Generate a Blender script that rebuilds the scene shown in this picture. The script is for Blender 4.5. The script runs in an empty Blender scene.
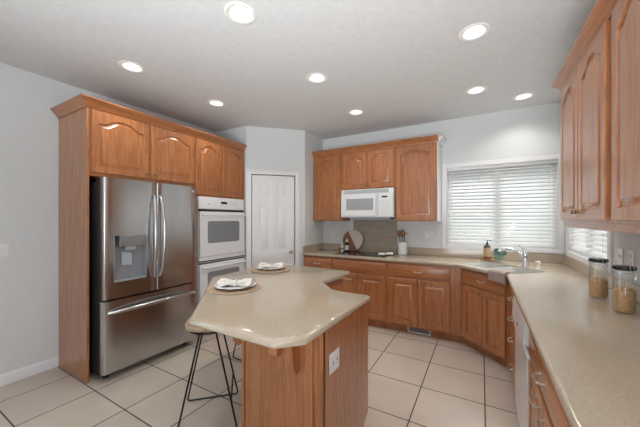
import bpy, bmesh, math, random
from mathutils import Vector, Matrix
random.seed(4)
PI = math.pi
C = bpy.context.scene.collection
S = bpy.context.scene

# ------------------------------------------------------------------ camera
F_PX, HOR = 282.0, 219.0
YAW = math.atan((481.5 - 320) / F_PX)
cam = bpy.data.cameras.new('camera')
cam.sensor_fit = 'HORIZONTAL'; cam.sensor_width = 36.0
cam.lens = 36.0 * F_PX / 640.0
cam.shift_y = (HOR - 213.5) / 640.0
cam.clip_start = 0.02
camo = bpy.data.objects.new('camera', cam); C.objects.link(camo)
camo.location = (0, 0, 1.41); camo.rotation_euler = (PI / 2, 0, YAW)
S.camera = camo
# ------------------------------------------------------------------ light
w = bpy.data.worlds.new('sky'); S.world = w; w.use_nodes = True
bg = w.node_tree.nodes['Background']
bg.inputs[0].default_value = (0.80, 0.90, 1.0, 1); bg.inputs[1].default_value = 0.42
def area(name, loc, rot, sx, sy, power, color):
    l = bpy.data.lights.new(name, 'AREA'); l.shape = 'RECTANGLE'; l.size = sx; l.size_y = sy
    l.energy = power; l.color = color
    o = bpy.data.objects.new(name, l); C.objects.link(o); o.location = loc; o.rotation_euler = rot
    return o
# daylight behind the rear opening and the two blinds; the rest is added fill
area('daylight_rear_window', (-1.45, -3.62, 1.45), (PI / 2 + .45, 0, PI), 2.9, 2.1, 20, (0.87, 0.94, 1.0))
area('added_fill_side', (1.02, -1.6, 1.5), (PI / 2 + .6, 0, PI / 2), 1.9, 1.4, 72, (0.87, 0.94, 1.0))  # fill at an added unseen window, tilted up to brighten ceiling and left wall
lw = area('added_fill_left', (-3.72, -.55, 1.35), (PI / 2 + .1, 0, -PI / 2), 1.9, 1.7, 14, (0.87, 0.94, 1.0)); lw.data.spread = math.radians(125)  # fill at an added unseen window, brightens the right wall cabinets
area('daylight_back_window', (0.17, 5.1, 3.3), (-PI / 2 + .85, 0, 0), 1.6, 1.2, 230, (0.95, 0.98, 1.0))
area('daylight_right_window', (1.8, 3.4, 3.2), (PI / 2 - .85, 0, PI / 2), 1.6, 1.2, 300, (0.95, 0.98, 1.0))
bf = area('added_ceiling_fill', (-0.1, -1.6, 0.8), (PI - .80, 0, 0.12), 1.6, 1.0, 66, (0.93, 0.97, 1)); bf.data.spread = math.radians(96)  # unseen area light added behind the camera to brighten the ceiling
LAMP_W = 22.0
S.view_settings.view_transform = 'Standard'; S.view_settings.look = 'None'
S.view_settings.gamma = 1.0; S.view_settings.use_curve_mapping = False
S.view_settings.exposure = 0.0
S.cycles.max_bounces = 10; S.cycles.diffuse_bounces = 6; S.cycles.glossy_bounces = 5
S.cycles.transparent_max_bounces = 12
S.cycles.sample_clamp_indirect = 4.0

# ------------------------------------------------------------------ materials
def M(name, col, rough=0.5, metal=0.0, spec=0.5, **kw):
    m = bpy.data.materials.new(name); m.use_nodes = True
    b = m.node_tree.nodes['Principled BSDF']
    b.inputs['Base Color'].default_value = (*col, 1); b.inputs['Roughness'].default_value = rough
    b.inputs['Metallic'].default_value = metal; b.inputs['Specular IOR Level'].default_value = spec
    for k, v in kw.items():
        b.inputs[k.replace('_', ' ')].default_value = v
    return m
def nodes(m): return m.node_tree.nodes, m.node_tree.links, m.node_tree.nodes['Principled BSDF']
def noise_color(m, c0, c1, scale=(1, 1, 1), nscale=5, detail=4, lo=0.3, hi=0.7, bump=0.0, coord='Object', dist=0.0):
    N, L, b = nodes(m)
    tc = N.new('ShaderNodeTexCoord'); mp = N.new('ShaderNodeMapping'); mp.inputs['Scale'].default_value = scale
    L.new(tc.outputs[coord], mp.inputs[0])
    oi = N.new('ShaderNodeObjectInfo'); mul = N.new('ShaderNodeMath'); mul.operation = 'MULTIPLY'; mul.inputs[1].default_value = 7.3
    L.new(oi.outputs['Random'], mul.inputs[0]); L.new(mul.outputs[0], mp.inputs['Location'])
    nz = N.new('ShaderNodeTexNoise'); nz.inputs['Scale'].default_value = nscale; nz.inputs['Detail'].default_value = detail
    nz.inputs['Distortion'].default_value = dist
    L.new(mp.outputs[0], nz.inputs['Vector'])
    cr = N.new('ShaderNodeValToRGB'); e = cr.color_ramp.elements
    e[0].position = lo; e[0].color = (*c0, 1); e[1].position = hi; e[1].color = (*c1, 1)
    L.new(nz.outputs['Fac'], cr.inputs[0]); L.new(cr.outputs[0], b.inputs['Base Color'])
    if bump:
        bp = N.new('ShaderNodeBump'); bp.inputs['Strength'].default_value = bump; bp.inputs['Distance'].default_value = 0.002
        L.new(nz.outputs['Fac'], bp.inputs['Height']); L.new(bp.outputs[0], b.inputs['Normal'])
    return nz, cr
def oak(name, scale, base=1.0):
    """honey-stained oak: broad cathedral figure plus fine pores"""
    m = M(name, (0.4, 0.2, 0.1), 0.38, 0, 0.5)
    N, L, b = nodes(m)
    tc = N.new('ShaderNodeTexCoord'); mp = N.new('ShaderNodeMapping'); mp.inputs['Scale'].default_value = scale
    L.new(tc.outputs['Object'], mp.inputs[0])
    oi = N.new('ShaderNodeObjectInfo'); mul = N.new('ShaderNodeMath'); mul.operation = 'MULTIPLY'; mul.inputs[1].default_value = 9.1
    L.new(oi.outputs['Random'], mul.inputs[0]); L.new(mul.outputs[0], mp.inputs['Location'])
    n1 = N.new('ShaderNodeTexNoise'); n1.inputs['Scale'].default_value = 2.2; n1.inputs['Detail'].default_value = 2; n1.inputs['Distortion'].default_value = 0.3
    L.new(mp.outputs[0], n1.inputs['Vector'])
    s = N.new('ShaderNodeMath'); s.operation = 'MULTIPLY'; s.inputs[1].default_value = 30; L.new(n1.outputs['Fac'], s.inputs[0])
    sn = N.new('ShaderNodeMath'); sn.operation = 'SINE'; L.new(s.outputs[0], sn.inputs[0])
    mr = N.new('ShaderNodeMapRange'); mr.inputs[1].default_value = -1; mr.inputs[2].default_value = 1; L.new(sn.outputs[0], mr.inputs[0])
    n2 = N.new('ShaderNodeTexNoise'); n2.inputs['Scale'].default_value = 24; n2.inputs['Detail'].default_value = 4
    L.new(mp.outputs[0], n2.inputs['Vector'])
    mx = N.new('ShaderNodeMath'); mx.operation = 'MULTIPLY_ADD'; mx.inputs[1].default_value = 0.25
    L.new(mr.outputs[0], mx.inputs[0]); 
    k = N.new('ShaderNodeMath'); k.operation = 'MULTIPLY'; k.inputs[1].default_value = 0.85; L.new(n2.outputs['Fac'], k.inputs[0]); L.new(k.outputs[0], mx.inputs[2])
    cr = N.new('ShaderNodeValToRGB'); e = cr.color_ramp.elements
    e[0].position = 0.2; e[0].color = (0.25 * base, 0.078 * base, 0.022 * base, 1); e[1].position = 0.74; e[1].color = (0.44 * base, 0.168 * base, 0.056 * base, 1)
    L.new(mx.outputs[0], cr.inputs[0]); L.new(cr.outputs[0], b.inputs['Base Color'])
    bp = N.new('ShaderNodeBump'); bp.inputs['Strength'].default_value = 0.12; bp.inputs['Distance'].default_value = 0.001
    L.new(n2.outputs['Fac'], bp.inputs['Height']); L.new(bp.outputs[0], b.inputs['Normal'])
    b.inputs['Coat Weight'].default_value = 0.8; b.inputs['Coat Roughness'].default_value = 0.24
    return m
OAK = oak('oak_upright_grain', (7, 7, 0.5)); OAKH = oak('oak_level_grain', (0.5, 7, 7)); OAKY = oak('oak_side_grain', (7, 0.5, 7))
WALL = M('wall_paint', (0.68, 0.685, 0.70), 0.75, 0, 0.3)
noise_color(WALL, (0.645, 0.665, 0.665), (0.675, 0.695, 0.695), nscale=60, bump=0.15)
CEIL = M('ceiling_texture', (0.63, 0.63, 0.635), 0.9, 0, 0.2)
noise_color(CEIL, (0.64, 0.645, 0.645), (0.69, 0.695, 0.695), nscale=22, detail=6, bump=0.6)
WHITE = M('white_trim_paint', (0.76, 0.76, 0.77), 0.35)
APPL = M('white_enamel', (0.80, 0.81, 0.82), 0.16, 0, 0.6)
APPG = M('pale_grey_plastic', (0.55, 0.56, 0.57), 0.35)
BLACKG = M('black_glass', (0.012, 0.012, 0.014), 0.05, 0, 0.7)
OVENG = M('grey_oven_glass', (0.24, 0.25, 0.27), 0.10, 0, 0.8)
MICG = M('perforated_microwave_glass', (0.36, 0.37, 0.38), 0.22, 0, 0.6)
DARK = M('dark_display', (0.02, 0.02, 0.02), 0.2)
BLACKM = M('black_powder_coated_metal', (0.012, 0.012, 0.013), 0.4, 0.3)
GREYM = M('charcoal_side_panel', (0.035, 0.036, 0.038), 0.45, 0.2)
CHROME = M('chrome', (0.75, 0.76, 0.78), 0.12, 1.0)
BRASS = M('aged_brass', (0.36, 0.25, 0.12), 0.32, 1.0)
NICKEL = M('satin_nickel', (0.62, 0.58, 0.52), 0.28, 1.0)
STEEL = M('brushed_stainless_steel', (0.42, 0.42, 0.43), 0.24, 1.0)
def brushed(m, c0, c1, r0, r1, scale):
    nz, cr = noise_color(m, c0, c1, scale=scale, nscale=12, detail=3)
    N, L, b = nodes(m)
    mr = N.new('ShaderNodeMapRange'); mr.inputs[3].default_value = r0; mr.inputs[4].default_value = r1
    L.new(nz.outputs['Fac'], mr.inputs[0]); L.new(mr.outputs[0], b.inputs['Roughness'])
brushed(STEEL, (0.50, 0.50, 0.50), (0.53, 0.53, 0.53), 0.19, 0.23, (1, 1, 60))
STEEL.node_tree.nodes['Principled BSDF'].inputs['Anisotropic'].default_value = 0.6; STEEL.node_tree.nodes['Principled BSDF'].inputs['Anisotropic Rotation'].default_value = 0.25
STEELB = M('bright_steel_trim', (0.62, 0.62, 0.63), 0.2, 1.0)
CTOP = M('speckled_beige_solid_surface', (0.6, 0.5, 0.38), 0.15, 0, 0.65)
nz, cr = noise_color(CTOP, (0.33, 0.27, 0.20), (0.45, 0.375, 0.285), nscale=300, detail=3, lo=0.33, hi=0.52)
for e_ in [cr.color_ramp.elements.new(0.68)]: e_.color = (0.475, 0.40, 0.31, 1)
e_ = cr.color_ramp.elements.new(0.80); e_.color = (0.58, 0.525, 0.44, 1)
TRAV = M('veined_beige_panel', (0.4, 0.33, 0.26), 0.3)
noise_color(TRAV, (0.27, 0.22, 0.17), (0.40, 0.34, 0.27), scale=(1, 1, 14), nscale=4, detail=5)
SINKM = M('pale_grey_sink_surface', (0.50, 0.50, 0.47), 0.22)
FROST = M('bright_lamp_lens', (1, 1, 1), 0.5)
FROST.node_tree.nodes['Principled BSDF'].inputs['Emission Color'].default_value = (1, 0.93, 0.80, 1)
FROST.node_tree.nodes['Principled BSDF'].inputs['Emission Strength'].default_value = 2.4
BAFF = M('white_lamp_baffle', (0.85, 0.84, 0.81), 0.5)
SEATW = M('pale_elm_seat', (0.5, 0.35, 0.22), 0.4)
noise_color(SEATW, (0.36, 0.23, 0.14), (0.56, 0.41, 0.28), scale=(9, 1, 9), nscale=5, detail=4)
WOVEN = M('woven_jute', (0.5, 0.36, 0.24), 0.8)
noise_color(WOVEN, (0.30, 0.205, 0.135), (0.47, 0.35, 0.25), nscale=150, bump=0.8)
CERAM = M('white_ceramic', (0.80, 0.80, 0.79), 0.2)
LINEN = M('cream_linen', (0.70, 0.66, 0.60), 0.85)
noise_color(LINEN, (0.62, 0.575, 0.52), (0.76, 0.72, 0.67), nscale=90, bump=0.4)
TOWELM = M('taupe_towel', (0.42, 0.35, 0.31), 0.9)
noise_color(TOWELM, (0.25, 0.195, 0.165), (0.36, 0.29, 0.25), nscale=180, bump=0.8)
WALNUT = M('walnut', (0.20, 0.09, 0.045), 0.4)
noise_color(WALNUT, (0.14, 0.06, 0.03), (0.27, 0.125, 0.06), scale=(8, 8, 1), nscale=6)
BEECH = M('light_marble_inlay', (0.56, 0.50, 0.44), 0.4)
AMBER = M('amber_glass', (0.22, 0.09, 0.035), 0.1)
PUMPB = M('dark_slate_plastic', (0.02, 0.028, 0.035), 0.35)
LABELK = M('kraft_label', (0.48, 0.33, 0.20), 0.7)
LABELW = M('white_label', (0.72, 0.73, 0.76), 0.6)
TEAL = M('teal_green_leaf', (0.07, 0.22, 0.18), 0.35)
noise_color(TEAL, (0.03, 0.13, 0.11), (0.20, 0.38, 0.32), nscale=30)
TRAYW = M('honey_wood_tray', (0.45, 0.26, 0.12), 0.45)
PASTA = M('dry_golden_pasta', (0.55, 0.31, 0.12), 0.6)
noise_color(PASTA, (0.50, 0.26, 0.09), (0.85, 0.55, 0.26), nscale=110, bump=1.0)
FLOOR = M('beige_floor_tile', (0.5, 0.43, 0.36), 0.33)
def floor_nodes():
    N, L, b = nodes(FLOOR)
    tc = N.new('ShaderNodeTexCoord')
    sp = N.new('ShaderNodeSeparateXYZ'); L.new(tc.outputs['Object'], sp.inputs[0])
    T, G = 0.4625, 0.0042
    gs, ids = [], []
    for ax, off in (('X', 0.0226 + T * 40), ('Y', 1.0915 + T * 40)):
        a = N.new('ShaderNodeMath'); a.operation = 'ADD'; a.inputs[1].default_value = T * 80 - off + 0.0; L.new(sp.outputs[ax], a.inputs[0])
        d = N.new('ShaderNodeMath'); d.operation = 'DIVIDE'; d.inputs[1].default_value = T; L.new(a.outputs[0], d.inputs[0])
        fr = N.new('ShaderNodeMath'); fr.operation = 'FRACT'; L.new(d.outputs[0], fr.inputs[0])
        fl = N.new('ShaderNodeMath'); fl.operation = 'FLOOR'; L.new(d.outputs[0], fl.inputs[0]); ids.append(fl)
        s1 = N.new('ShaderNodeMath'); s1.operation = 'SUBTRACT'; s1.inputs[1].default_value = 0.5; L.new(fr.outputs[0], s1.inputs[0])
        ab = N.new('ShaderNodeMath'); ab.operation = 'ABSOLUTE'; L.new(s1.outputs[0], ab.inputs[0])
        gt = N.new('ShaderNodeMath'); gt.operation = 'GREATER_THAN'; gt.inputs[1].default_value = 0.5 - G / T; L.new(ab.outputs[0], gt.inputs[0]); gs.append(gt)
    mx = N.new('ShaderNodeMath'); mx.operation = 'MAXIMUM'; L.new(gs[0].outputs[0], mx.inputs[0]); L.new(gs[1].outputs[0], mx.inputs[1])
    cb = N.new('ShaderNodeCombineXYZ'); L.new(ids[0].outputs[0], cb.inputs[0]); L.new(ids[1].outputs[0], cb.inputs[1])
    wn = N.new('ShaderNodeTexWhiteNoise'); L.new(cb.outputs[0], wn.inputs['Vector'])
    nz = N.new('ShaderNodeTexNoise'); nz.inputs['Scale'].default_value = 3.5; nz.inputs['Detail'].default_value = 6; L.new(tc.outputs['Object'], nz.inputs['Vector'])
    ad = N.new('ShaderNodeMath'); ad.operation = 'MULTIPLY_ADD'; ad.inputs[1].default_value = 0.35; L.new(wn.outputs['Value'], ad.inputs[0]); L.new(nz.outputs['Fac'], ad.inputs[2])
    cr = N.new('ShaderNodeValToRGB'); e = cr.color_ramp.elements
    e[0].position = 0.3; e[0].color = (0.47, 0.40, 0.335, 1); e[1].position = 1.0; e[1].color = (0.57, 0.50, 0.43, 1)
    L.new(ad.outputs[0], cr.inputs[0])
    mix = N.new('ShaderNodeMix'); mix.data_type = 'RGBA'; L.new(mx.outputs[0], mix.inputs[0]); L.new(cr.outputs[0], mix.inputs[6])
    mix.inputs[7].default_value = (0.055, 0.04, 0.03, 1); L.new(mix.outputs[2], b.inputs['Base Color'])
    mr = N.new('ShaderNodeMapRange'); mr.inputs[3].default_value = 0.33; mr.inputs[4].default_value = 0.8; L.new(mx.outputs[0], mr.inputs[0]); L.new(mr.outputs[0], b.inputs['Roughness'])
    iv = N.new('ShaderNodeMath'); iv.operation = 'SUBTRACT'; iv.inputs[0].default_value = 1; L.new(mx.outputs[0], iv.inputs[1])
    bp = N.new('ShaderNodeBump'); bp.inputs['Strength'].default_value = 0.5; bp.inputs['Distance'].default_value = 0.002
    L.new(iv.outputs[0], bp.inputs['Height']); L.new(bp.outputs[0], b.inputs['Normal'])
floor_nodes()
def thin_glass(name, tint=(1, 1, 1), gloss=0.08):
    m = bpy.data.materials.new(name); m.use_nodes = True; N = m.node_tree.nodes; L = m.node_tree.links; N.clear()
    o = N.new('ShaderNodeOutputMaterial'); mx = N.new('ShaderNodeMixShader'); t = N.new('ShaderNodeBsdfTransparent'); g = N.new('ShaderNodeBsdfGlossy')
    t.inputs[0].default_value = (*tint, 1); g.inputs['Roughness'].default_value = 0.03
    lw = N.new('ShaderNodeLayerWeight'); lw.inputs[0].default_value = 0.25
    mr = N.new('ShaderNodeMapRange'); mr.inputs[3].default_value = gloss; mr.inputs[4].default_value = 0.75
    L.new(lw.outputs['Facing'], mr.inputs[0]); L.new(mr.outputs[0], mx.inputs[0]); L.new(t.outputs[0], mx.inputs[1]); L.new(g.outputs[0], mx.inputs[2]); L.new(mx.outputs[0], o.inputs[0])
    return m
PANE = thin_glass('window_glass', gloss=0.04); JARG = thin_glass('jar_glass', (0.99, 1, 1), 0.03); VASEG = thin_glass('green_tinted_glass', (0.72, 0.86, 0.80), 0.10)
SLAT = bpy.data.materials.new('white_blind_slat'); SLAT.use_nodes = True
def slat_nodes():
    N, L, b = nodes(SLAT); b.inputs['Base Color'].default_value = (0.82, 0.82, 0.80, 1); b.inputs['Roughness'].default_value = 0.45
    t = N.new('ShaderNodeBsdfTranslucent'); t.inputs[0].default_value = (0.85, 0.85, 0.83, 1)
    mx = N.new('ShaderNodeMixShader'); mx.inputs[0].default_value = 0.45
    L.new(b.outputs[0], mx.inputs[1]); L.new(t.outputs[0], mx.inputs[2]); L.new(mx.outputs[0], N['Material Output'].inputs[0])
slat_nodes()

# ------------------------------------------------------------------ mesh helpers
class MB:
    def __init__(s): s.v = []; s.f = []; s.m = []; s.mi = 0
    def add(s, vs, fs):
        o = len(s.v); s.v += [tuple(p) for p in vs]
        for f in fs: s.f.append(tuple(i + o for i in f)); s.m.append(s.mi)
        return s
    def box(s, x0, x1, y0, y1, z0, z1):
        if x0 > x1: x0, x1 = x1, x0
        if y0 > y1: y0, y1 = y1, y0
        vs = [(x, y, z) for z in (z0, z1) for y in (y0, y1) for x in (x0, x1)]
        return s.add(vs, [(0, 2, 3, 1), (4, 5, 7, 6), (0, 1, 5, 4), (2, 6, 7, 3), (0, 4, 6, 2), (1, 3, 7, 5)])
    def prism(s, poly, z0, z1):
        n = len(poly); vs = [(x, y, z0) for x, y in poly] + [(x, y, z1) for x, y in poly]
        fs = [tuple(range(n - 1, -1, -1)), tuple(range(n, 2 * n))] + [(i, (i + 1) % n, n + (i + 1) % n, n + i) for i in range(n)]
        return s.add(vs, fs)
    def extr(s, prof, x0, x1):
        """profile in (y,z) extruded along x"""
        n = len(prof); vs = [(x0, y, z) for y, z in prof] + [(x1, y, z) for y, z in prof]
        fs = [tuple(range(n - 1, -1, -1)), tuple(range(n, 2 * n))] + [(i, (i + 1) % n, n + (i + 1) % n, n + i) for i in range(n)]
        return s.add(vs, fs)
    def lathe(s, prof, cx=0, cy=0, seg=24, wave=None, cap=True):
        n = len(prof); vs = []; cap = cap and prof[0] != prof[-1]
        for k in range(seg):
            a = 2 * PI * k / seg
            for r, z in prof:
                rr = r * (1 + (wave(a, r) if wave else 0)); vs.append((cx + rr * math.cos(a), cy + rr * math.sin(a), z))
        fs = [(k * n + i, ((k + 1) % seg) * n + i, ((k + 1) % seg) * n + i + 1, k * n + i + 1) for k in range(seg) for i in range(n - 1)]
        if cap and prof[0][0] > 1e-6: fs.append(tuple(k * n for k in range(seg))[::-1])
        if cap and prof[-1][0] > 1e-6: fs.append(tuple(k * n + n - 1 for k in range(seg)))
        return s.add(vs, fs)
    def tube(s, pts, r, seg=8, closed=False):
        pts = [Vector(p) for p in pts]; n = len(pts); rad = r if isinstance(r, (list, tuple)) else [r] * n
        up = None; vs = []
        for i, p in enumerate(pts):
            a = pts[i - 1] if (i or closed) else p; b = pts[(i + 1) % n] if (i < n - 1 or closed) else p
            d = (b - a).normalized()
            if up is None: up = d.orthogonal().normalized()
            up = (up - d * up.dot(d)); up = up.normalized() if up.length > 1e-6 else d.orthogonal().normalized()
            q = d.cross(up)
            for k in range(seg):
                t = 2 * PI * k / seg; vs.append(p + (up * math.cos(t) + q * math.sin(t)) * rad[i])
        m = n if closed else n - 1
        fs = [(i * seg + k, i * seg + (k + 1) % seg, ((i + 1) % n) * seg + (k + 1) % seg, ((i + 1) % n) * seg + k) for i in range(m) for k in range(seg)]
        if not closed: fs += [tuple(range(seg))[::-1], tuple((n - 1) * seg + k for k in range(seg))]
        return s.add(vs, fs)
    def xf(s, mat, start=0):
        s.v[start:] = [tuple(mat @ Vector(p)) for p in s.v[start:]]; return s
    def build(s, name, mat, parent=None, label=None, bevel=0, smooth=True, seg=2):
        me = bpy.data.meshes.new(name); me.from_pydata(s.v, [], s.f)
        mats = mat if isinstance(mat, list) else [mat]
        for q in mats: me.materials.append(q)
        me.polygons.foreach_set('material_index', s.m)
        bm = bmesh.new(); bm.from_mesh(me); bmesh.ops.remove_doubles(bm, verts=bm.verts, dist=1e-6)
        bmesh.ops.recalc_face_normals(bm, faces=bm.faces); bm.to_mesh(me); bm.free()
        if smooth:
            me.polygons.foreach_set('use_smooth', [True] * len(me.polygons)); me.set_sharp_from_angle(angle=math.radians(38))
        o = bpy.data.objects.new(name, me); C.objects.link(o)
        if parent: o.parent = parent
        if label: o['label'] = label
        if bevel:
            b = o.modifiers.new('bevel', 'BEVEL'); b.width = bevel; b.segments = seg; b.limit_method = 'ANGLE'; b.angle_limit = math.radians(40)
            b.harden_normals = True
        return o
def box(*a): return MB().box(*a)
def arc(cx, cz, r, a0, a1, n): return [(cx + r * math.cos(math.radians(a0 + (a1 - a0) * i / n)), cz + r * math.sin(math.radians(a0 + (a1 - a0) * i / n))) for i in range(n + 1)]
def tag(o, label, cat, group=None, kind=None):
    o['label'] = label; o['category'] = cat
    if group: o['group'] = group
    if kind: o['kind'] = kind
    return o
def thing(name, label, cat, loc=(0, 0, 0), rz=0, group=None):
    o = bpy.data.objects.new(name, None); o.empty_display_size = 0.1; C.objects.link(o)
    o.location = loc; o.rotation_euler = (0, 0, rz); return tag(o, label, cat, group)
def struct(name, mb, mat, **k):
    o = mb.build(name, mat, **k); o['kind'] = 'structure'; return o
def offset_poly(poly, d):
    """inset a CCW polygon by d"""
    n = len(poly); out = []
    for i in range(n):
        p0, p1, p2 = Vector(poly[i - 1]), Vector(poly[i]), Vector(poly[(i + 1) % n])
        a = (p1 - p0).normalized(); b = (p2 - p1).normalized(); na = Vector((-a.y, a.x)); nb = Vector((-b.y, b.x))
        m = (na + nb); m = m / max(0.2, m.dot(na)); out.append(tuple(p1 + m * d))
    return out
def slab(poly, z0, z1, r, hole=None, prof=None):
    """worktop: rounded edge all round, optional hole loop; poly CCW"""
    prof = prof or [(0.012, z0)] + [(r - r * math.cos(t), z0 + r * 1 - r * math.sin(t)) for t in (PI / 2 * .66, PI / 2 * .33, 0)] + [(r - r * math.cos(t), z1 - r + r * math.sin(t)) for t in (0, PI / 8, PI / 4, 3 * PI / 8, PI / 2)]
    mb = MB(); n = len(poly); rings = [[(x, y, z) for x, y in offset_poly(poly, d)] for d, z in prof]
    vs = [p for rg in rings for p in rg]; k = len(rings)
    mb.add(vs, [(j * n + i, j * n + (i + 1) % n, (j + 1) * n + (i + 1) % n, (j + 1) * n + i) for j in range(k - 1) for i in range(n)])
    for zz, rg in ((z0, rings[0]), (z1, rings[-1])):
        bm = bmesh.new(); es = []
        loops = [[(p[0], p[1]) for p in rg]] + ([hole] if hole else [])
        for lp in loops:
            vv = [bm.verts.new((x, y, zz)) for x, y in lp]; es += [bm.edges.new((vv[i], vv[(i + 1) % len(vv)])) for i in range(len(vv))]
        bmesh.ops.triangle_fill(bm, use_beauty=True, edges=es); bm.verts.index_update()
        mb.add([tuple(v.co) for v in bm.verts], [tuple(v.index for v in f.verts) for f in bm.faces]); bm.free()
    if hole:
        m = len(hole); mb.add([(x, y, z0) for x, y in hole] + [(x, y, z1) for x, y in hole], [(i, (i + 1) % m, m + (i + 1) % m, m + i) for i in range(m)])
    return mb
def sweep(path, prof, closed=False):
    """profile [(out, z)] swept along a 2D path, out = right-hand side of travel"""
    mb = MB(); n = len(path); k = len(prof); vs = []
    for i, p in enumerate(path):
        p = Vector(p)
        a = (p - Vector(path[i - 1])).normalized() if i else None; b = (Vector(path[i + 1]) - p).normalized() if i < n - 1 else None
        na = Vector((a.y, -a.x)) if a else None; nb = Vector((b.y, -b.x)) if b else None
        if na is None: m = nb
        elif nb is None: m = na
        else: m = na + nb; m = m / m.dot(na)
        for o, z in prof: q = p + m * o; vs.append((q.x, q.y, z))
    mb.add(vs, [(i * k + j, (i + 1) * k + j, (i + 1) * k + (j + 1) % k, i * k + (j + 1) % k) for i in range(n - 1) for j in range(k)] + [tuple(range(k)), tuple((n - 1) * k + j for j in range(k))[::-1]])
    return mb

# ------------------------------------------------------------------ cabinet parts (local frame: front face on y=0 looking to -y, x along the run)
def panel_front(x0, x1, z0, z1, arch=0.0, rail=0.055, t=0.02, M_=26):
    """raised panel door / drawer front, with a cathedral arch if asked"""
    mb = MB(); w = x1 - x0; h = z1 - z0
    def loop(ins, y, a, archscale=1.0):
        xl, xr, zb = x0 + ins, x1 - ins, z0 + ins
        pts = [(xl, y, zb), (xr, y, zb)]
        for i in range(M_ + 1):
            u = 1 - i / M_; s = abs(2 * u - 1)
            g = 0.5 * (1 + math.cos(PI * (s / 0.84) ** 1.45)) if s < 0.84 else 0.0
            zt = z1 - ins - (a * (1 - g)); pts.append((xl + (xr - xl) * u, y, zt))
        return pts
    L = [loop(0, 0, 0), loop(0, -t + 0.004, 0), loop(0.004, -t, 0), loop(rail, -t, arch), loop(rail + 0.003, -t + 0.011, arch), loop(rail + 0.010, -t + 0.011, arch), loop(rail + 0.036, -t + 0.002, arch), loop(rail + 0.0375, -t + 0.000, arch)]
    n = len(L[0]); vs = [p for l in L for p in l]
    mb.add(vs, [(j * n + i, j * n + (i + 1) % n, (j + 1) * n + (i + 1) % n, (j + 1) * n + i) for j in range(len(L) - 1) for i in range(n)])
    mb.add(L[-1], [tuple(range(n))]); mb.add(L[0], [tuple(range(n))[::-1]])
    return mb
def slab_front(x0, x1, z0, z1, t=0.02):
    mb = MB(); L = []
    for ins, y in ((0, 0), (0, -t + 0.008), (0.005, -t + 0.004), (0.014, -t)):
        L.append([(x0 + ins, y, z0 + ins), (x1 - ins, y, z0 + ins), (x1 - ins, y, z1 - ins), (x0 + ins, y, z1 - ins)])
    vs = [p for l in L for p in l]
    mb.add(vs, [(j * 4 + i, j * 4 + (i + 1) % 4, (j + 1) * 4 + (i + 1) % 4, (j + 1) * 4 + i) for j in range(3) for i in range(4)] + [(0, 1, 2, 3), (12, 13, 14, 15)])
    return mb
def knob(parent, x, z, y=-0.02, mat=None):
    mb = MB().lathe([(0.006, 0), (0.006, 0.012), (0.014, 0.017), (0.015, 0.022), (0.011, 0.027), (0, 0.028)], seg=14)
    mb.xf(Matrix.Translation((x, y, z)) @ Matrix.Rotation(PI / 2, 4, 'X')); mb.build('knob', mat or BRASS, parent)
def pull(parent, x, z, wd=0.085, y=-0.02, mat=None):
    """bowed bail pull on two rosettes"""
    mb = MB(); h = wd / 2
    for sx in (-1, 1):
        s = len(mb.v); mb.lathe([(0.009, 0), (0.009, 0.003), (0.005, 0.006), (0.005, 0.018), (0, 0.020)], seg=12)
        mb.xf(Matrix.Translation((x + sx * h, y, z)) @ Matrix.Rotation(PI / 2, 4, 'X'), s)
    mb.tube([(x + h * math.cos(t), y - 0.014 - 0.012 * math.sin(t), z - 0.004 * math.sin(t)) for t in [PI * i / 12 for i in range(13)]], [0.0035 + 0.0025 * math.sin(PI * i / 12) for i in range(13)], 8)
    mb.build('handle', mat or NICKEL, parent)
def door(parent, x0, x1, z0, z1, arch=0.0, kn=None, handle=None, mat=None):
    d = panel_front(x0, x1, z0, z1, arch).build('door', mat or OAK, parent)
    if kn: knob(d, *kn)
    if handle: pull(d, *handle)
    return d
def drawer(parent, x0, x1, z0, z1, pulls=True, kn=False):
    d = slab_front(x0, x1, z0, z1).build('drawer', OAKH, parent)
    if pulls: pull(d, (x0 + x1) / 2, (z0 + z1) / 2)
    if kn: knob(d, (x0 + x1) / 2, (z0 + z1) / 2)
    return d
def base_body(parent, w, depth=0.59, top=0.875):
    MB().extr([(0, 0.10), (0.075, 0.10), (0.075, 0.001), (depth, 0.001), (depth, top), (0, top)], 0.001, w - 0.001).build('cabinet_body', OAK, parent)
def upper_body(parent, w, z0, z1, depth=0.315):
    box(0.001, w - 0.001, 0, depth, z0, z1).build('cabinet_body', OAK, parent, bevel=0.0015)
    return parent

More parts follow.
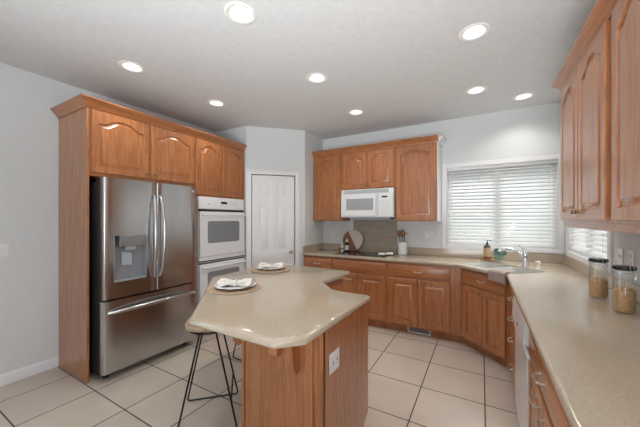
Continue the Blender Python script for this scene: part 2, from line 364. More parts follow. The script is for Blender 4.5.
# ------------------------------------------------------------------ the setting
XL, XR, YB, YR, H = -3.52, 0.82, 4.106, -3.4, 2.73
struct('floor', box(XL - .15, XR + .15, YR - .15, YB + .15, -0.08, 0), FLOOR)
def ceiling():
    # ceiling slab with round recesses for the downlights
    mb = MB()
    return mb
LIGHTS = [(-1.344, 1.318), (-2.63, 1.312), (-1.336, 2.275), (-2.62, 2.2), (-1.344, 3.24), (-0.045, 2.27), (-0.048, 3.30), (0.39, 3.72)]
def ceiling_mesh():
    bm = bmesh.new(); es = []
    x0, x1, y0, y1 = XL - .15, XR + .15, YR - .15, YB + .15
    loops = [[(x0, y0), (x1, y0), (x1, y1), (x0, y1)]] + [[(cx + 0.078 * math.cos(2 * PI * k / 24), cy + 0.078 * math.sin(2 * PI * k / 24)) for k in range(24)] for cx, cy in LIGHTS]
    for lp in loops:
        vv = [bm.verts.new((x, y, H)) for x, y in lp]; es += [bm.edges.new((vv[i], vv[(i + 1) % len(vv)])) for i in range(len(vv))]
    bmesh.ops.triangle_fill(bm, use_beauty=True, edges=es); bm.verts.index_update()
    mb = MB().add([tuple(v.co) for v in bm.verts], [tuple(v.index for v in f.verts) for f in bm.faces]); bm.free()
    mb.box(x0, x1, y0, y1, H + 0.12, H + 0.16)
    mb.box(x0, x0 + .02, y0, y1, H, H + 0.12).box(x1 - .02, x1, y0, y1, H, H + 0.12).box(x0, x1, y0, y0 + .02, H, H + .12).box(x0, x1, y1 - .02, y1, H, H + .12)
    return mb
struct('ceiling', ceiling_mesh(), CEIL, smooth=False)
struct('wall_left', MB().box(XL - .12, XL, YR - .12, -1.55, 0, H).box(XL - .12, XL, .45, YB + .14, 0, H).box(XL - .12, XL, -1.55, .45, 0, .4).box(XL - .12, XL, -1.55, .45, 2.2, H), WALL)
# pantry in the corner: side return, angled wall with the door opening, short return
P1 = (-2.89, 2.944); DL = 0.8485
struct('wall_pantry_side', MB().prism([(-3.64, 2.944), (-2.89, 2.944), (-2.96, 3.04), (-3.64, 3.04)], 0, H), WALL)
DX0, DX1, DZ = 0.066, 0.706, 2.055     # door opening along the angled wall
wd_ = thing('wall_pantry_angle', '', ''); 
for k_ in ('label', 'category'): del wd_[k_]
wd_['kind'] = 'structure'; wd_.location = (*P1, 0); wd_.rotation_euler = (0, 0, PI / 4)
MB().prism([(0, 0), (DX0, 0), (DX0, .1), (.04, .1)], 0, H).prism([(DX1, 0), (DL, 0), (DL - .04, .1), (DX1, .1)], 0, H).box(DX0, DX1, 0, .1, DZ, H).build('wall_face', WALL, wd_)
struct('wall_pantry_return', MB().prism([(-2.29, 3.544), (-2.29, 4.2), (-2.39, 4.2), (-2.39, 3.59)], 0, H), WALL)
def wall_open(name, axis, p0, p1, a0, a1, oa0, oa1, z0, z1):
    """wall slab between p0,p1 (thickness) spanning a0..a1 with one opening"""
    mb = MB(); B = (lambda A0, A1, Z0, Z1: mb.box(A0, A1, p0, p1, Z0, Z1)) if axis == 'x' else (lambda A0, A1, Z0, Z1: mb.box(p0, p1, A0, A1, Z0, Z1))
    B(a0, oa0, 0, H); B(oa1, a1, 0, H); B(oa0, oa1, 0, z0); B(oa0, oa1, z1, H)
    return mb
WB = (-0.405, 0.755, 1.062, 2.09)
struct('wall_back', wall_open('b', 'x', YB, YB + .14, XL, XR + .14, *WB), WALL)
WR = (2.86, 4.00, 1.062, 2.09)
mbw = MB()
for A0, A1, Z0, Z1 in ((YR - .12, -2.6, 0, H), (-0.6, WR[0], 0, H), (WR[1], YB + .0, 0, H), (-2.6, -0.6, 0, .8), (-2.6, -.6, 2.2, H), (WR[0], WR[1], 0, WR[2]), (WR[0], WR[1], WR[3], H)):
    mbw.box(XR, XR + .14, A0, A1, Z0, Z1)
struct('wall_right', mbw, WALL)
struct('wall_rear', wall_open('r', 'x', YR - .12, YR, XL, XR, -2.95, 0.05, 0.35, 2.5), WALL)
def window_unit(name, loc, rz, W, Z0, Z1, cas=0.052, mull=1):
    """local: x across, y=0 the inner wall face, +y outwards"""
    r = bpy.data.objects.new(name, None); C.objects.link(r); r.location = loc; r.rotation_euler = (0, 0, rz); r['kind'] = 'structure'
    h = W / 2; mb = MB()
    for a in ((-h - cas, -h, -0.016, 0, Z0 - cas + .005, Z1 + cas), (h, h + cas, -0.016, 0, Z0 - cas + .005, Z1 + cas), (-h, h, -0.016, 0, Z1, Z1 + cas), (-h, h, -0.016, 0, Z0 - cas + .005, Z0)): mb.box(*a)
    for a in ((-h, -h + .008, 0, .09, Z0, Z1), (h - .008, h, 0, .09, Z0, Z1), (-h, h, 0, .09, Z1 - .008, Z1), (-h, h, 0, .09, Z0, Z0 + .008)): mb.box(*a)
    mb.build('window_casing', WHITE, r, bevel=0.003)
    mb = MB(); f = .045
    for a in ((-h + .008, -h + f, .085, .13, Z0, Z1), (h - f, h - .008, .085, .13, Z0, Z1), (-h, h, .085, .13, Z1 - f, Z1 - .008), (-h, h, .085, .13, Z0 + .008, Z0 + f)): mb.box(*a)
    for i in range(mull): x = -h + W * (i + 1) / (mull + 1); mb.box(x - .03, x + .03, .085, .13, Z0 + f, Z1 - f)
    mb.build('window_frame', WHITE, r, bevel=0.003)
    box(-h + f, h - f, .105, .109, Z0 + f, Z1 - f).build('pane', PANE, r)
    return r
window_unit('window_1', ((WB[0] + WB[1]) / 2, YB, 0), 0, WB[1] - WB[0], WB[2], WB[3])
window_unit('window_2', (XR, (WR[0] + WR[1]) / 2, 0), -PI / 2, WR[1] - WR[0], WR[2], WR[3])
window_unit('window_3', (-1.45, YR, 0), PI, 3.0, .35, 2.5, mull=2)
window_unit('added_window_4', (XR, -1.6, 0), -PI / 2, 2.0, .8, 2.2)  # unseen window, added as the opening for the side fill
window_unit('added_window_5', (XL, -.55, 0), PI / 2, 2.0, .4, 2.2)  # unseen window, added to let in the left fill
# baseboard along the left wall and by the pantry door
struct('baseboard_left', MB().extr([(0, 0.001), (0.014, 0.001), (0.014, 0.075), (0.008, 0.092), (0, 0.098)], 0, 1.098 - YR).xf(Matrix.Translation((XL, 1.098, 0)) @ Matrix.Rotation(-PI / 2, 4, 'Z')), WHITE)

# ---- pantry door
dr = bpy.data.objects.new('door_1', None); C.objects.link(dr); dr.location = (*P1, 0); dr.rotation_euler = (0, 0, PI / 4); dr['kind'] = 'structure'
def six_panel(x0, x1, z0, z1):
    mb = MB(); t = 0.0; w = x1 - x0; st = 0.105; mid = 0.1; pw = (w - 2 * st - mid) / 2
    cols = [(x0 + st, x0 + st + pw), (x1 - st - pw, x1 - st)]
    rows = [(z0 + .2, z0 + .80), (z0 + .94, z0 + 1.60), (z0 + 1.72, z1 - .115)]
    zs = [z0] + [q for r in rows for q in r] + [z1]; xs = [x0] + [q for c in cols for q in c] + [x1]
    for j in range(len(zs) - 1):
        for i in range(len(xs) - 1):
            a, b, c, d = xs[i], xs[i + 1], zs[j], zs[j + 1]
            if i % 2 == 1 and j % 2 == 1:
                L = [[(a + k, y, c + k), (b - k, y, c + k), (b - k, y, d - k), (a + k, y, d - k)] for k, y in ((0, 0), (.012, .009), (.022, .009), (.04, .003))]
                mb.add([p for l in L for p in l], [(q * 4 + i2, q * 4 + (i2 + 1) % 4, q * 4 + 4 + (i2 + 1) % 4, q * 4 + 4 + i2) for q in range(3) for i2 in range(4)] + [(12, 13, 14, 15)])
            else: mb.add([(a, 0, c), (b, 0, c), (b, 0, d), (a, 0, d)], [(0, 1, 2, 3)])
    mb.add([(x0, 0, z0), (x1, 0, z0), (x1, 0, z1), (x0, 0, z1), (x0, .035, z0), (x1, .035, z0), (x1, .035, z1), (x0, .035, z1)], [(0, 1, 5, 4), (1, 2, 6, 5), (2, 3, 7, 6), (3, 0, 4, 7), (4, 5, 6, 7)])
    mb.xf(Matrix.Translation((0, 0.012, 0))); return mb
six_panel(DX0 + .014, DX1 - .014, .008, DZ - .014).build('door_leaf', WHITE, dr)
mb = MB()
for a in ((DX0 - .055, DX0 + .006, -.016, -.001, .001, DZ + .055), (DX1 - .006, DX1 + .055, -.016, -.001, .001, DZ + .055), (DX0 + .006, DX1 - .006, -.016, -.001, DZ - .006, DZ + .055)): mb.box(*a)
for a in ((DX0 - .062, DX0 - .045, -.022, -.001, .001, DZ + .062), (DX1 + .045, DX1 + .062, -.022, -.001, .001, DZ + .062), (DX0 - .062, DX1 + .062, -.022, -.001, DZ + .045, DZ + .062)): mb.box(*a)
mb.build('door_casing', WHITE, dr, bevel=.003)
mb = MB().lathe([(0.028, 0), (0.028, .004), (.012, .01), (.010, .03), (.022, .036), (.029, .05), (.024, .064), (0, .068)], seg=20)
mb.xf(Matrix.Translation((DX1 - .075, .012, .93)) @ Matrix.Rotation(PI / 2, 4, 'X')); mb.build('door_handle', NICKEL, dr)
for z in (.25, 1.05, 1.85):
    MB().tube([(DX0 + .010, .004, z - .045), (DX0 + .010, .004, z + .045)], .006, 8).build('hinge', NICKEL, dr)

# ------------------------------------------------------------------ left run: fridge surround, fridge, ovens
XF = -2.93; TOPC = 2.405; Ld = .585
tag(box(XL + .002, XF, 1.100, 1.119, 0.001, TOPC).build('tall_side_panel', OAK, bevel=.001), 'tall oak end panel standing from floor to crown left of the fridge', 'panel')
def crown(name, path, label, mats=None):
    prof = [(0.0, TOPC - .034), (0.006, TOPC - .034), (0.010, TOPC - .02), (0.018, TOPC - .008), (0.040, TOPC + .020), (0.052, TOPC + .03), (0.058, TOPC + .034), (0.058, TOPC + .044), (0.0, TOPC + .044)]
    return tag(sweep(path, prof).build(name, mats or OAKY), label, 'crown molding')
crown('crown_molding', [(XL + .002, 1.0985), (XF + .001, 1.0985), (XF + .001, 2.942)], 'oak crown molding running above the fridge and oven cabinets')
t = thing('wall_cabinet', 'oak two-door cabinet mounted directly above the stainless fridge', 'cabinet', (XF, 1.1195, 0), PI / 2)
upper_body(t, 1.020, 1.785, TOPC, Ld)
door(t, .012, .498, 1.815, 2.362, .055, kn=(.498 - .032, 1.815 + .045)); door(t, .520, 1.008, 1.815, 2.362, .055, kn=(.520 + .032, 1.815 + .045))
t = thing('oven_cabinet', 'tall oak cabinet housing the white double oven beside pantry', 'cabinet', (XF, 2.140, 0), PI / 2)
W_ = 2.9425 - 2.140
mb = MB().box(.001, .021, 0, Ld, .1, TOPC).box(W_ - .021, W_ - .001, 0, Ld, .1, TOPC).box(.021, W_ - .021, 0, Ld, 1.683, TOPC).box(.021, W_ - .021, 0, Ld, .1, .36).box(.021, W_ - .021, Ld - .01, Ld, .36, 1.683)
mb.box(.001, W_ - .001, .07, Ld, .001, .1).box(.021, .034, 0, .02, .36, 1.683).box(W_ - .034, W_ - .021, 0, .02, .36, 1.683); mb.build('cabinet_body', OAK, t, bevel=.001)
door(t, .014, .396, 1.703, 2.362, .055, kn=(.396 - .03, 1.703 + .05)); door(t, .418, .796 - .008, 1.703, 2.362, .055, kn=(.418 + .03, 1.703 + .05))
drawer(t, .02, W_ - .02, .115, .345)
# double oven
t = thing('double_wall_oven', 'white built-in double wall oven between fridge and pantry door', 'oven', (XF, 2.140 + .036, 0), PI / 2)
ow = W_ - .072
box(0, ow, -.02, .5, .365, 1.68).build('oven_body', APPL, t, bevel=.004)
cp = MB().extr([(-.02, 1.53), (-.034, 1.535), (-.030, 1.672), (-.026, 1.68), (-.02, 1.68)], 0, ow).build('control_panel', APPL, t)
box(.33, .43, -.0345, -.031, 1.602, 1.632).build('display', DARK, cp)
for i in range(4):
    for zb_ in (1.60, 1.628): box(.47 + i * .035, .49 + i * .035, -.0335, -.031, zb_, zb_ + .012).build('button', APPG, cp)
box(.14, .16, -.0345, -.031, 1.585, 1.605).build('button', APPG, cp)
def oven_door(z0, z1, wz0, wz1):
    d = box(.004, ow - .004, -.055, -.021, z0, z1).build('oven_door', APPL, t, bevel=.008)
    g = MB(); n = 6; pts = []
    x0, x1 = .11, ow - .11; r = .03
    for cx, cz, a in ((x1 - r, wz1 - r, 0), (x0 + r, wz1 - r, 90), (x0 + r, wz0 + r, 180), (x1 - r, wz0 + r, 270)): pts += arc(cx, cz, r, a, a + 90, n)
    m = len(pts); g.add([(x, -.0555, z) for x, z in pts] + [(x, -.058, z) for x, z in pts], [tuple(range(m)), tuple(range(m, 2 * m))[::-1]] + [(i, (i + 1) % m, m + (i + 1) % m, m + i) for i in range(m)])
    g.build('oven_window', OVENG, d)
    hz = z1 - .04
    hb = MB().extr([(-.085, hz - .012), (-.097, hz - .006), (-.097, hz + .006), (-.085, hz + .012), (-.078, hz)], .02, ow - .02)
    for x in (.03, ow - .055): hb.box(x, x + .025, -.086, -.054, hz - .010, hz + .010)
    hb.build('handle', APPL, d, bevel=.002)
oven_door(.955, 1.500, 1.115, 1.385); oven_door(.365, .865, .50, .765)
box(.0, ow, -.03, -.021, 1.502, 1.528).build('vent_slot', DARK, t)
box(.0, ow, -.048, -.021, .905, .952).build('trim_strip', APPL, t, bevel=.004)
MB().box(0, ow, -.03, -.021, .868, .878).box(0, ow, -.03, -.021, .892, .902).build('vent_slot', DARK, t)
# fridge
FX = -2.785; fw = .905
t = thing('refrigerator', 'stainless french-door fridge with water dispenser, under the oak cabinet', 'refrigerator', (FX, 1.160, 0), PI / 2)
box(.004, fw - .004, .075, .72, .06, 1.735).build('fridge_body', GREYM, t, bevel=.004)
def curved_door(x0, x1, z0, z1, hole=None, crownf=.0035):
    """front bowed slightly across the whole fridge; hole = (x0,x1,z0,z1)"""
    fy = lambda x: -crownf * (1 - ((x - fw / 2) / (fw / 2)) ** 2)
    r = .012; mb = MB(); xs = [x0, x0 + .004, x0 + r]; n = 8
    inner = sorted(set([x0 + r + (x1 - x0 - 2 * r) * i / n for i in range(n + 1)] + ([hole[0], hole[1]] if hole else [])))
    xs = [x0, x0 + .004] + inner + [x1 - .004, x1]; ys = []
    for x in xs: e = min(x - x0, x1 - x); ys.append(fy(x) + (r * (1 - e / r) ** 2 if e < r else 0))
    zs = [z0] + ([hole[2], hole[3]] if hole else []) + [z1]
    for i in range(len(xs) - 1):
        for j in range(len(zs) - 1):
            if hole and xs[i] >= hole[0] - 1e-6 and xs[i + 1] <= hole[1] + 1e-6 and j == 1: continue
            mb.add([(xs[i], ys[i], zs[j]), (xs[i + 1], ys[i + 1], zs[j]), (xs[i + 1], ys[i + 1], zs[j + 1]), (xs[i], ys[i], zs[j + 1])], [(0, 1, 2, 3)])
    b = .07
    for z in (z0, z1): mb.add([(x, y, z) for x, y in zip(xs, ys)] + [(x1, b, z), (x0, b, z)], [tuple(range(len(xs) + 2))])
    for x, y in ((x0, ys[0]), (x1, ys[-1])): mb.add([(x, y, z0), (x, b, z0), (x, b, z1), (x, y, z1)], [(0, 1, 2, 3)])
    if not hole: mb.add([(x0, b, z0), (x1, b, z0), (x1, b, z1), (x0, b, z1)], [(0, 1, 2, 3)])
    return mb, fy
def bow_handle(parent, pts, r=.011):
    mb = MB().tube(pts, r, 10); mb.build('handle', STEELB, parent)
HO = (.083, .352, .855, 1.262)
mb, fy = curved_door(.003, fw / 2 - .003, .712, 1.768, HO); ld = mb.build('left_door', STEEL, t)
mb, fy = curved_door(fw / 2 + .003, fw - .003, .712, 1.768); rd = mb.build('right_door', STEEL, t)
mb, fy = curved_door(.003, fw - .003, .075, .698); fd = mb.build('freezer_drawer', STEEL, t)
def vhandle(parent, xc, sgn):
    n = 16; pts = []
    for i in range(n + 1):
        s = i / n; z = .845 + (1.640 - .845) * s; bulge = math.sin(PI * s) ** .6
        pts.append((xc + sgn * .018 * (1 - bulge), -.014 - .055 * bulge, z))
    rad = [.010 + .005 * math.sin(PI * i / n) for i in range(n + 1)]
    mb = MB().tube(pts, rad, 10); mb.build('handle', STEELB, parent)
vhandle(ld, fw / 2 - .045, 1); vhandle(rd, fw / 2 + .045, -1)
n = 20; MB().tube([(.035 + (fw - .07) * i / n, -.012 - .052 * math.sin(PI * i / n) ** .45 - .006 * math.sin(PI * i / n), .600 + .014 * math.sin(PI * i / n)) for i in range(n + 1)], [.014 + .005 * math.sin(PI * i / n) for i in range(n + 1)], 10).build('handle', STEELB, fd)
# dispenser
x0, x1, z0, z1 = HO
dsp = MB().add([(x0, -.008, z0), (x1, -.012, z0), (x1, -.012, z1), (x0, -.008, z1), (x0, .066, z0), (x1, .066, z0), (x1, .066, z1), (x0, .066, z1)], [(0, 1, 5, 4), (1, 2, 6, 5), (2, 3, 7, 6), (3, 0, 4, 7), (4, 5, 6, 7)]).build('dispenser_recess', M('dispenser_lining', (0.34, 0.35, 0.37), .35, .3), ld, smooth=False)
box(x0 + .035, x1 - .012, -.022, .05, 1.165, 1.262).build('dispenser_panel', M('dispenser_touch_panel', (.34, .34, .35), .25, .8), dsp, bevel=.003)
for i in range(5): box(x0 + .055 + i * .04, x0 + .066 + i * .04, -.0226, -.021, 1.195, 1.199).build('icon', DARK, dsp)
box(x0 + .115, x0 + .165, -.0226, -.021, 1.238, 1.241).build('icon', DARK, dsp)
mb = MB().extr([(-.004, 1.165), (.03, 1.165), (.025, 1.13), (.004, 1.128)], x0 + .10, x1 - .09); mb.build('nozzle', M('nozzle_plastic', (.5, .51, .53), .3), dsp)
MB().extr([(.045, 1.115), (.02, 1.09), (.025, .99), (.05, .985)], x0 + .075, x0 + .16).build('paddle', M('paddle_plastic', (.42, .44, .47), .25), dsp, bevel=.006)
box(x0 + .004, x1 - .004, -.006, .064, z0, z0 + .012).build('drip_tray', M('drip_tray_plastic', (.35, .36, .38), .35), dsp)
# hinge covers, feet, grille, round badge
for x in (.012, fw - .062): box(x, x + .05, .02, .16, 1.7355, 1.765).build('hinge_cover', GREYM, t, bevel=.004)
for x in (.05, fw - .09): MB().lathe([(.022, .001), (.022, .02), (.012, .022), (.012, .062)], x + .02, .12, 14).build('foot', DARK, t)
bd = MB().lathe([(.0, 0), (.011, 0), (.011, .0015), (.0, .0015)], seg=20); bd.xf(Matrix.Translation((fw - .05, fy(fw - .05) - .001, 1.715)) @ Matrix.Rotation(PI / 2, 4, 'X')); bd.build('badge', M('badge_grey', (.7, .7, .72), .3, .5), rd)

# ------------------------------------------------------------------ back run
YF = 3.507
def base_unit(label, x0, x1, rz=0, loc=None):
    t = thing('base_cabinet', label, 'cabinet', loc or (x0, YF, 0), rz); return t
BR = 'base cabinets under the worktop'
t = base_unit('narrow oak base cabinet with one drawer, against the pantry wall', -2.288, -1.803); base_body(t, .485)
drawer(t, .015, .470, .705, .850); door(t, .015, .470, .125, .685, kn=(.435, .645))
t = base_unit('oak base cabinet with plain drawer front beneath the black cooktop', -1.803, -1.035); w_ = .768; base_body(t, w_)
drawer(t, .015, w_ - .02, .705, .850, pulls=False); door(t, .015, .370, .125, .685, kn=(.345, .645)); door(t, .376, w_ - .02, .125, .685, kn=(.401, .645))
t = base_unit('oak base cabinet with wide pull drawer above the floor vent', -1.035, -.2005); w_ = .8345; base_body(t, w_)
drawer(t, .025, .728, .705, .850); door(t, .025, .372, .125, .685, kn=(.347, .645)); door(t, .379, .728, .125, .685, kn=(.404, .645))
# floor vent grille in the toe kick
t = thing('floor_vent', 'small white metal vent grille in the toe kick', 'vent', (-.66, YF + .0745, 0), 0)
MB().box(-.135, .135, -.010, -.001, .012, .026).box(-.135, .135, -.010, -.001, .080, .094).box(-.135, -.118, -.010, -.001, .026, .080).box(.118, .135, -.010, -.001, .026, .080).build('frame', WHITE, t, bevel=.002)
mb = MB().box(-.118, .118, -.002, -.001, .026, .080); mb.build('opening', DARK, t)
mb = MB()
for i in range(4): mb.box(-.118, .118, -.008, -.002, .033 + .012 * i, .036 + .012 * i)
mb.build('louvers', APPG, t)
# diagonal sink cabinet
t = base_unit('angled oak sink cabinet in the corner, towel hanging over it', 0, 0, -PI / 4, ((-.2 + .227) / 2, (3.507 + 3.08) / 2, 0))
hw = .302; s2 = math.sqrt(.5)
def toloc(X, Y): dx, dy = X - .0135, Y - 3.2935; return ((dx - dy) * s2, (dx + dy) * s2)
pb = [(-hw, 0), (hw, 0), toloc(.8175, 3.0805), toloc(.8175, 4.1035), toloc(-.1995, 4.1035)]
pk = [toloc(-.1995, 3.583), toloc(-.170, 3.583), toloc(.303, 3.110), toloc(.303, 3.081), toloc(.8175, 3.081), toloc(.8175, 4.10), toloc(-.1995, 4.10)]
MB().prism(pb, .10, .66).prism(pk, .001, .10).box(-hw, hw, 0, .02, .66, .875).build('cabinet_body', OAK, t)
drawer(t, -.262, .262, .705, .850); door(t, -.262, -.003, .125, .685, kn=(-.028, .645)); door(t, .003, .262, .125, .685, kn=(.028, .645))
# right run
XFR = .229; RZ = -PI / 2; dR = .588
t = base_unit('four-drawer oak base cabinet between sink cabinet and dishwasher', 0, 0, RZ, (XFR, 3.079, 0)); base_body(t, .655, dR)
for z0, z1 in ((.705, .850), (.555, .690), (.375, .540), (.125, .360)): 
    d = slab_front(.02, .635, z0, z1).build('drawer', OAKH, t); pull(d, .40, (z0 + z1) / 2)
t = thing('dishwasher', 'white front-loading dishwasher under the long right worktop', 'dishwasher', (XFR, 2.423, 0), RZ)
box(.004, .598, .0, .57, .10, .868).build('tub_body', APPG, t); box(.01, .59, .06, .5, .001, .10).build('toe_panel', DARK, t)
box(.004, .598, -.022, -.001, .105, .682).build('door_panel', APPL, t, bevel=.004)
cpn = MB()
nn = 12
for i in range(nn):  # control panel with bowed lower edge
    xa, xb = .004 + .594 * i / nn, .004 + .594 * (i + 1) / nn
    za, zb = [.735 - .05 * math.sin(PI * (x - .004) / .594) for x in (xa, xb)]
    cpn.add([(xa, -.0005, za), (xb, -.0005, zb), (xb, -.0005, .868), (xa, -.0005, .868), (xa, -.040, za + .012), (xb, -.040, zb + .012), (xb, -.030, .868), (xa, -.030, .868)],
            [(4, 5, 6, 7), (0, 1, 5, 4), (3, 2, 6, 7), (0, 3, 2, 1)] + ([(0, 4, 7, 3)] if i == 0 else []) + ([(1, 2, 6, 5)] if i == nn - 1 else []))
cpo = cpn.build('control_panel', APPL, t)
lg = MB().lathe([(.0, 0), (.012, 0), (.012, .002), (0, .002)], seg=16); lg.xf(Matrix.Translation((.3, -.037, .76)) @ Matrix.Rotation(PI / 2, 4, 'X')); lg.build('badge', DARK, cpo)
t = base_unit('oak drawer and two-door cabinet nearest dishwasher, on the right', 0, 0, RZ, (XFR, 1.820, 0)); base_body(t, .84, dR)
drawer(t, .03, .81, .705, .850); door(t, .03, .417, .125, .685, handle=(.335, .64, .08)); door(t, .423, .81, .125, .685, handle=(.505, .64, .08))
t = base_unit('last oak base cabinet toward the viewer under the right worktop', 0, 0, RZ, (XFR, .978, 0)); base_body(t, .66, dR)
drawer(t, .02, .64, .705, .850); door(t, .02, .327, .125, .685, handle=(.27, .64, .08)); door(t, .333, .64, .125, .685, handle=(.39, .64, .08))

# worktop with sink cut-out
def d2w(s, d):  # s along the diagonal (1,-1), d distance behind the diagonal edge (x+y=3.22)
    k = 3.22 / math.sqrt(2) + d; sc = s; return ((k + sc) * s2, (k - sc) * s2)
SC = (-0.03 - 3.25) * s2          # centre of the sink in (x-y)/sqrt2
hs, f0, f1 = .345, .075, .475
holeq = [d2w(SC - hs, f0), d2w(SC + hs, f0), d2w(SC + hs, f1), d2w(SC - hs, f1)]
t = thing('worktop', 'speckled beige worktop wrapping the back and right walls', 'countertop', (0, 0, 0))
poly = [(-2.288, 3.47), (-.25, 3.47), (.195, 3.025), (.195, .30), (.8185, .30), (.8185, 4.1045), (-2.288, 4.1045)]
slab(poly, .877, .915, .014, holeq).build('counter_slab', CTOP, t)
bs = MB().box(-2.288, .8185, 4.086, 4.1045, .9151, 1.012).box(-2.288, -2.270, 3.48, 4.086, .9151, 1.012).box(.800, .8185, .30, 4.086, .9151, 1.012)
bs.build('backsplash', CTOP, t, bevel=.003)
box(-1.735, -1.062, 4.074, 4.086, .9155, 1.392).build('cooktop_backsplash', TRAV, t, label='taller veined taupe splash panel behind the cooktop')

# sink
t = thing('kitchen_sink', 'pale double-bowl corner sink set into the worktop', 'sink', (*d2w(SC, (f0 + f1) / 2), 0), -PI / 4)
a, b = hs - .0015, (f1 - f0) / 2 - .0015
def bowl(x0, x1, y0, y1, zt, zb, th=.006):
    mb = MB(); r = .03
    def rr(ins, z):
        pts = []
        for cx, cy, an in ((x1 - r, y1 - r, 0), (x0 + r, y1 - r, 90), (x0 + r, y0 + r, 180), (x1 - r, y0 + r, 270)): pts += [(p[0], p[1]) for p in arc(cx, cy, max(.004, r - ins), an, an + 90, 4)]
        return [(x, y, z) for x, y in pts]
    L = [rr(0, zt), rr(.004, zt - .01), rr(.010, zb + .02), rr(.024, zb)]; n = len(L[0])
    mb.add([p for l in L for p in l], [(j * n + i, j * n + (i + 1) % n, (j + 1) * n + (i + 1) % n, (j + 1) * n + i) for j in range(3) for i in range(n)]); mb.add(L[-1], [tuple(range(n))])
    return mb, [(p[0], p[1]) for p in L[0]]
for nm, xa, xb in (('left_bowl', -a + .012, -.012), ('right_bowl', .012, a - .012)):
    mb, lp = bowl(xa, xb, -b + .012, b - .012, .908, .72); mb.build(nm, SINKM, t)
    MB().lathe([(0, .7215), (.03, .7215), (.036, .7235), (.04, .7205)], (xa + xb) / 2, 0, 16).build('drain', CHROME, t)
bm = bmesh.new(); es = []
for lp in [[(-a, -b), (a, -b), (a, b), (-a, b)]] + [bowl(xa, xb, -b + .012, b - .012, .908, .72)[1] for xa, xb in ((-a + .012, -.012), (.012, a - .012))]:
    vv = [bm.verts.new((x, y, .908)) for x, y in lp]; es += [bm.edges.new((vv[i], vv[(i + 1) % len(vv)])) for i in range(len(vv))]
bmesh.ops.triangle_fill(bm, use_beauty=True, edges=es); bm.verts.index_update()
MB().add([tuple(v.co) for v in bm.verts], [tuple(v.index for v in f.verts) for f in bm.faces]).build('rim', SINKM, t); bm.free()
# faucet
fx, fy_ = .392, 3.580
t = thing('faucet', 'chrome single-lever faucet behind the corner sink', 'faucet', (fx, fy_, .9152), PI + PI * .25 - PI * .32)
MB().lathe([(.030, 0), (.030, .008), (.024, .016), (.022, .10), (.024, .12), (.020, .15), (0, .155)], seg=20).build('body', CHROME, t)
sp = [(0.005, 0, .085), (.035, 0, .128), (.08, 0, .162), (.14, 0, .176), (.195, 0, .168), (.228, 0, .148)]
MB().tube(sp, [.017, .015, .0135, .013, .015, .016], 12).build('spout', CHROME, t)
MB().tube([(0, 0, .14), (.014, .006, .185), (.055, .02, .222)], [.014, .009, .007], 10).build('lever', CHROME, t)
t = thing('soap_dispenser', 'short white soap pump beside the faucet', 'soap dispenser', (.497, 3.548, .9152))
MB().lathe([(.020, 0), (.020, .006), (.013, .012), (.012, .045), (.018, .05), (.018, .066), (.012, .074), (0, .075)], seg=16).build('body', CERAM, t)
MB().tube([(0, 0, .06), (-.03, -.02, .064)], .006, 8).build('nozzle', CERAM, t)
# towel over the counter edge
def towel():
    mb = MB(); prof = [(-.03, .9175), (.0, .9175), (-.02, .9175)]
    # distance d behind the counter edge (negative = in front), z
    pr = [(.15, .9185), (.10, .9195), (.05, .921), (.02, .921), (.0, .919), (-.010, .911), (-.014, .895), (-.015, .872), (-.017, .855), (-.016, .835)]
    s0, s1, n = SC + .14, SC + .31, 10; vs = []
    for j in range(2):
        for i in range(n + 1):
            s = s0 + (s1 - s0) * i / n
            for k, (d, z) in enumerate(pr):
                wv = .006 * math.sin(i * 1.3 + k * .25) * min(1, k / 5 + .2)
                dd, zz = d - (.005 if j and k > 3 else 0), z + (.006 if j and k <= 5 else 0)
                sk = s + (.020 * (k - 3) / 6 if k > 3 else -.01 * (3 - k)) * (1 if i > n / 2 else .3)
                if k > 4: dd -= abs(wv)
                else: zz += abs(wv)
                X, Y = d2w(sk, dd); vs.append((X, Y, zz - (.012 * i / n if k > 6 else 0)))
    m = len(pr); q = (n + 1) * m
    fs = []
    for j in range(2):
        for i in range(n):
            for k in range(m - 1): fs.append((j * q + i * m + k, j * q + (i + 1) * m + k, j * q + (i + 1) * m + k + 1, j * q + i * m + k + 1))
    for i in range(n):
        for k in (0, m - 1): fs.append((i * m + k, (i + 1) * m + k, q + (i + 1) * m + k, q + i * m + k))
    for k in range(m - 1):
        for i in (0, n): fs.append((i * m + k, i * m + k + 1, q + i * m + k + 1, q + i * m + k))
    mb.add(vs, fs); return mb
tag(towel().build('dish_towel', TOWELM), 'taupe dish towel draped over worktop edge in front of sink', 'towel')

# ------------------------------------------------------------------ back uppers, microwave
YU = 3.787; UT = TOPC
t = thing('wall_cabinet', 'tall single-door oak wall cabinet left of the microwave', 'cabinet', (-2.287, YU, 0)); upper_body(t, .487, 1.380, UT)
door(t, .012, .470, 1.398, 2.362, .050, kn=(.440, 1.44))
t = thing('wall_cabinet', 'short two-door oak wall cabinet over the white microwave', 'cabinet', (-1.800, YU, 0)); upper_body(t, .800, 1.832, UT)
door(t, .020, .392, 1.848, 2.362, .048, kn=(.368, 1.895)); door(t, .408, .780, 1.848, 2.362, .048, kn=(.432, 1.895))
t = thing('wall_cabinet', 'tall single-door oak wall cabinet between microwave and window', 'cabinet', (-1.000, YU, 0)); upper_body(t, .520, 1.380, UT)
door(t, .016, .500, 1.398, 2.362, .050, kn=(.046, 1.44))
box(.5195, .5295, .004, .315, 1.380, UT).build('end_panel', WHITE, t, label='white painted side panel')
crown('crown_molding', [(-2.287, YU - .001), (-.4695, YU - .001)], 'oak crown molding above the wall cabinets around the microwave')
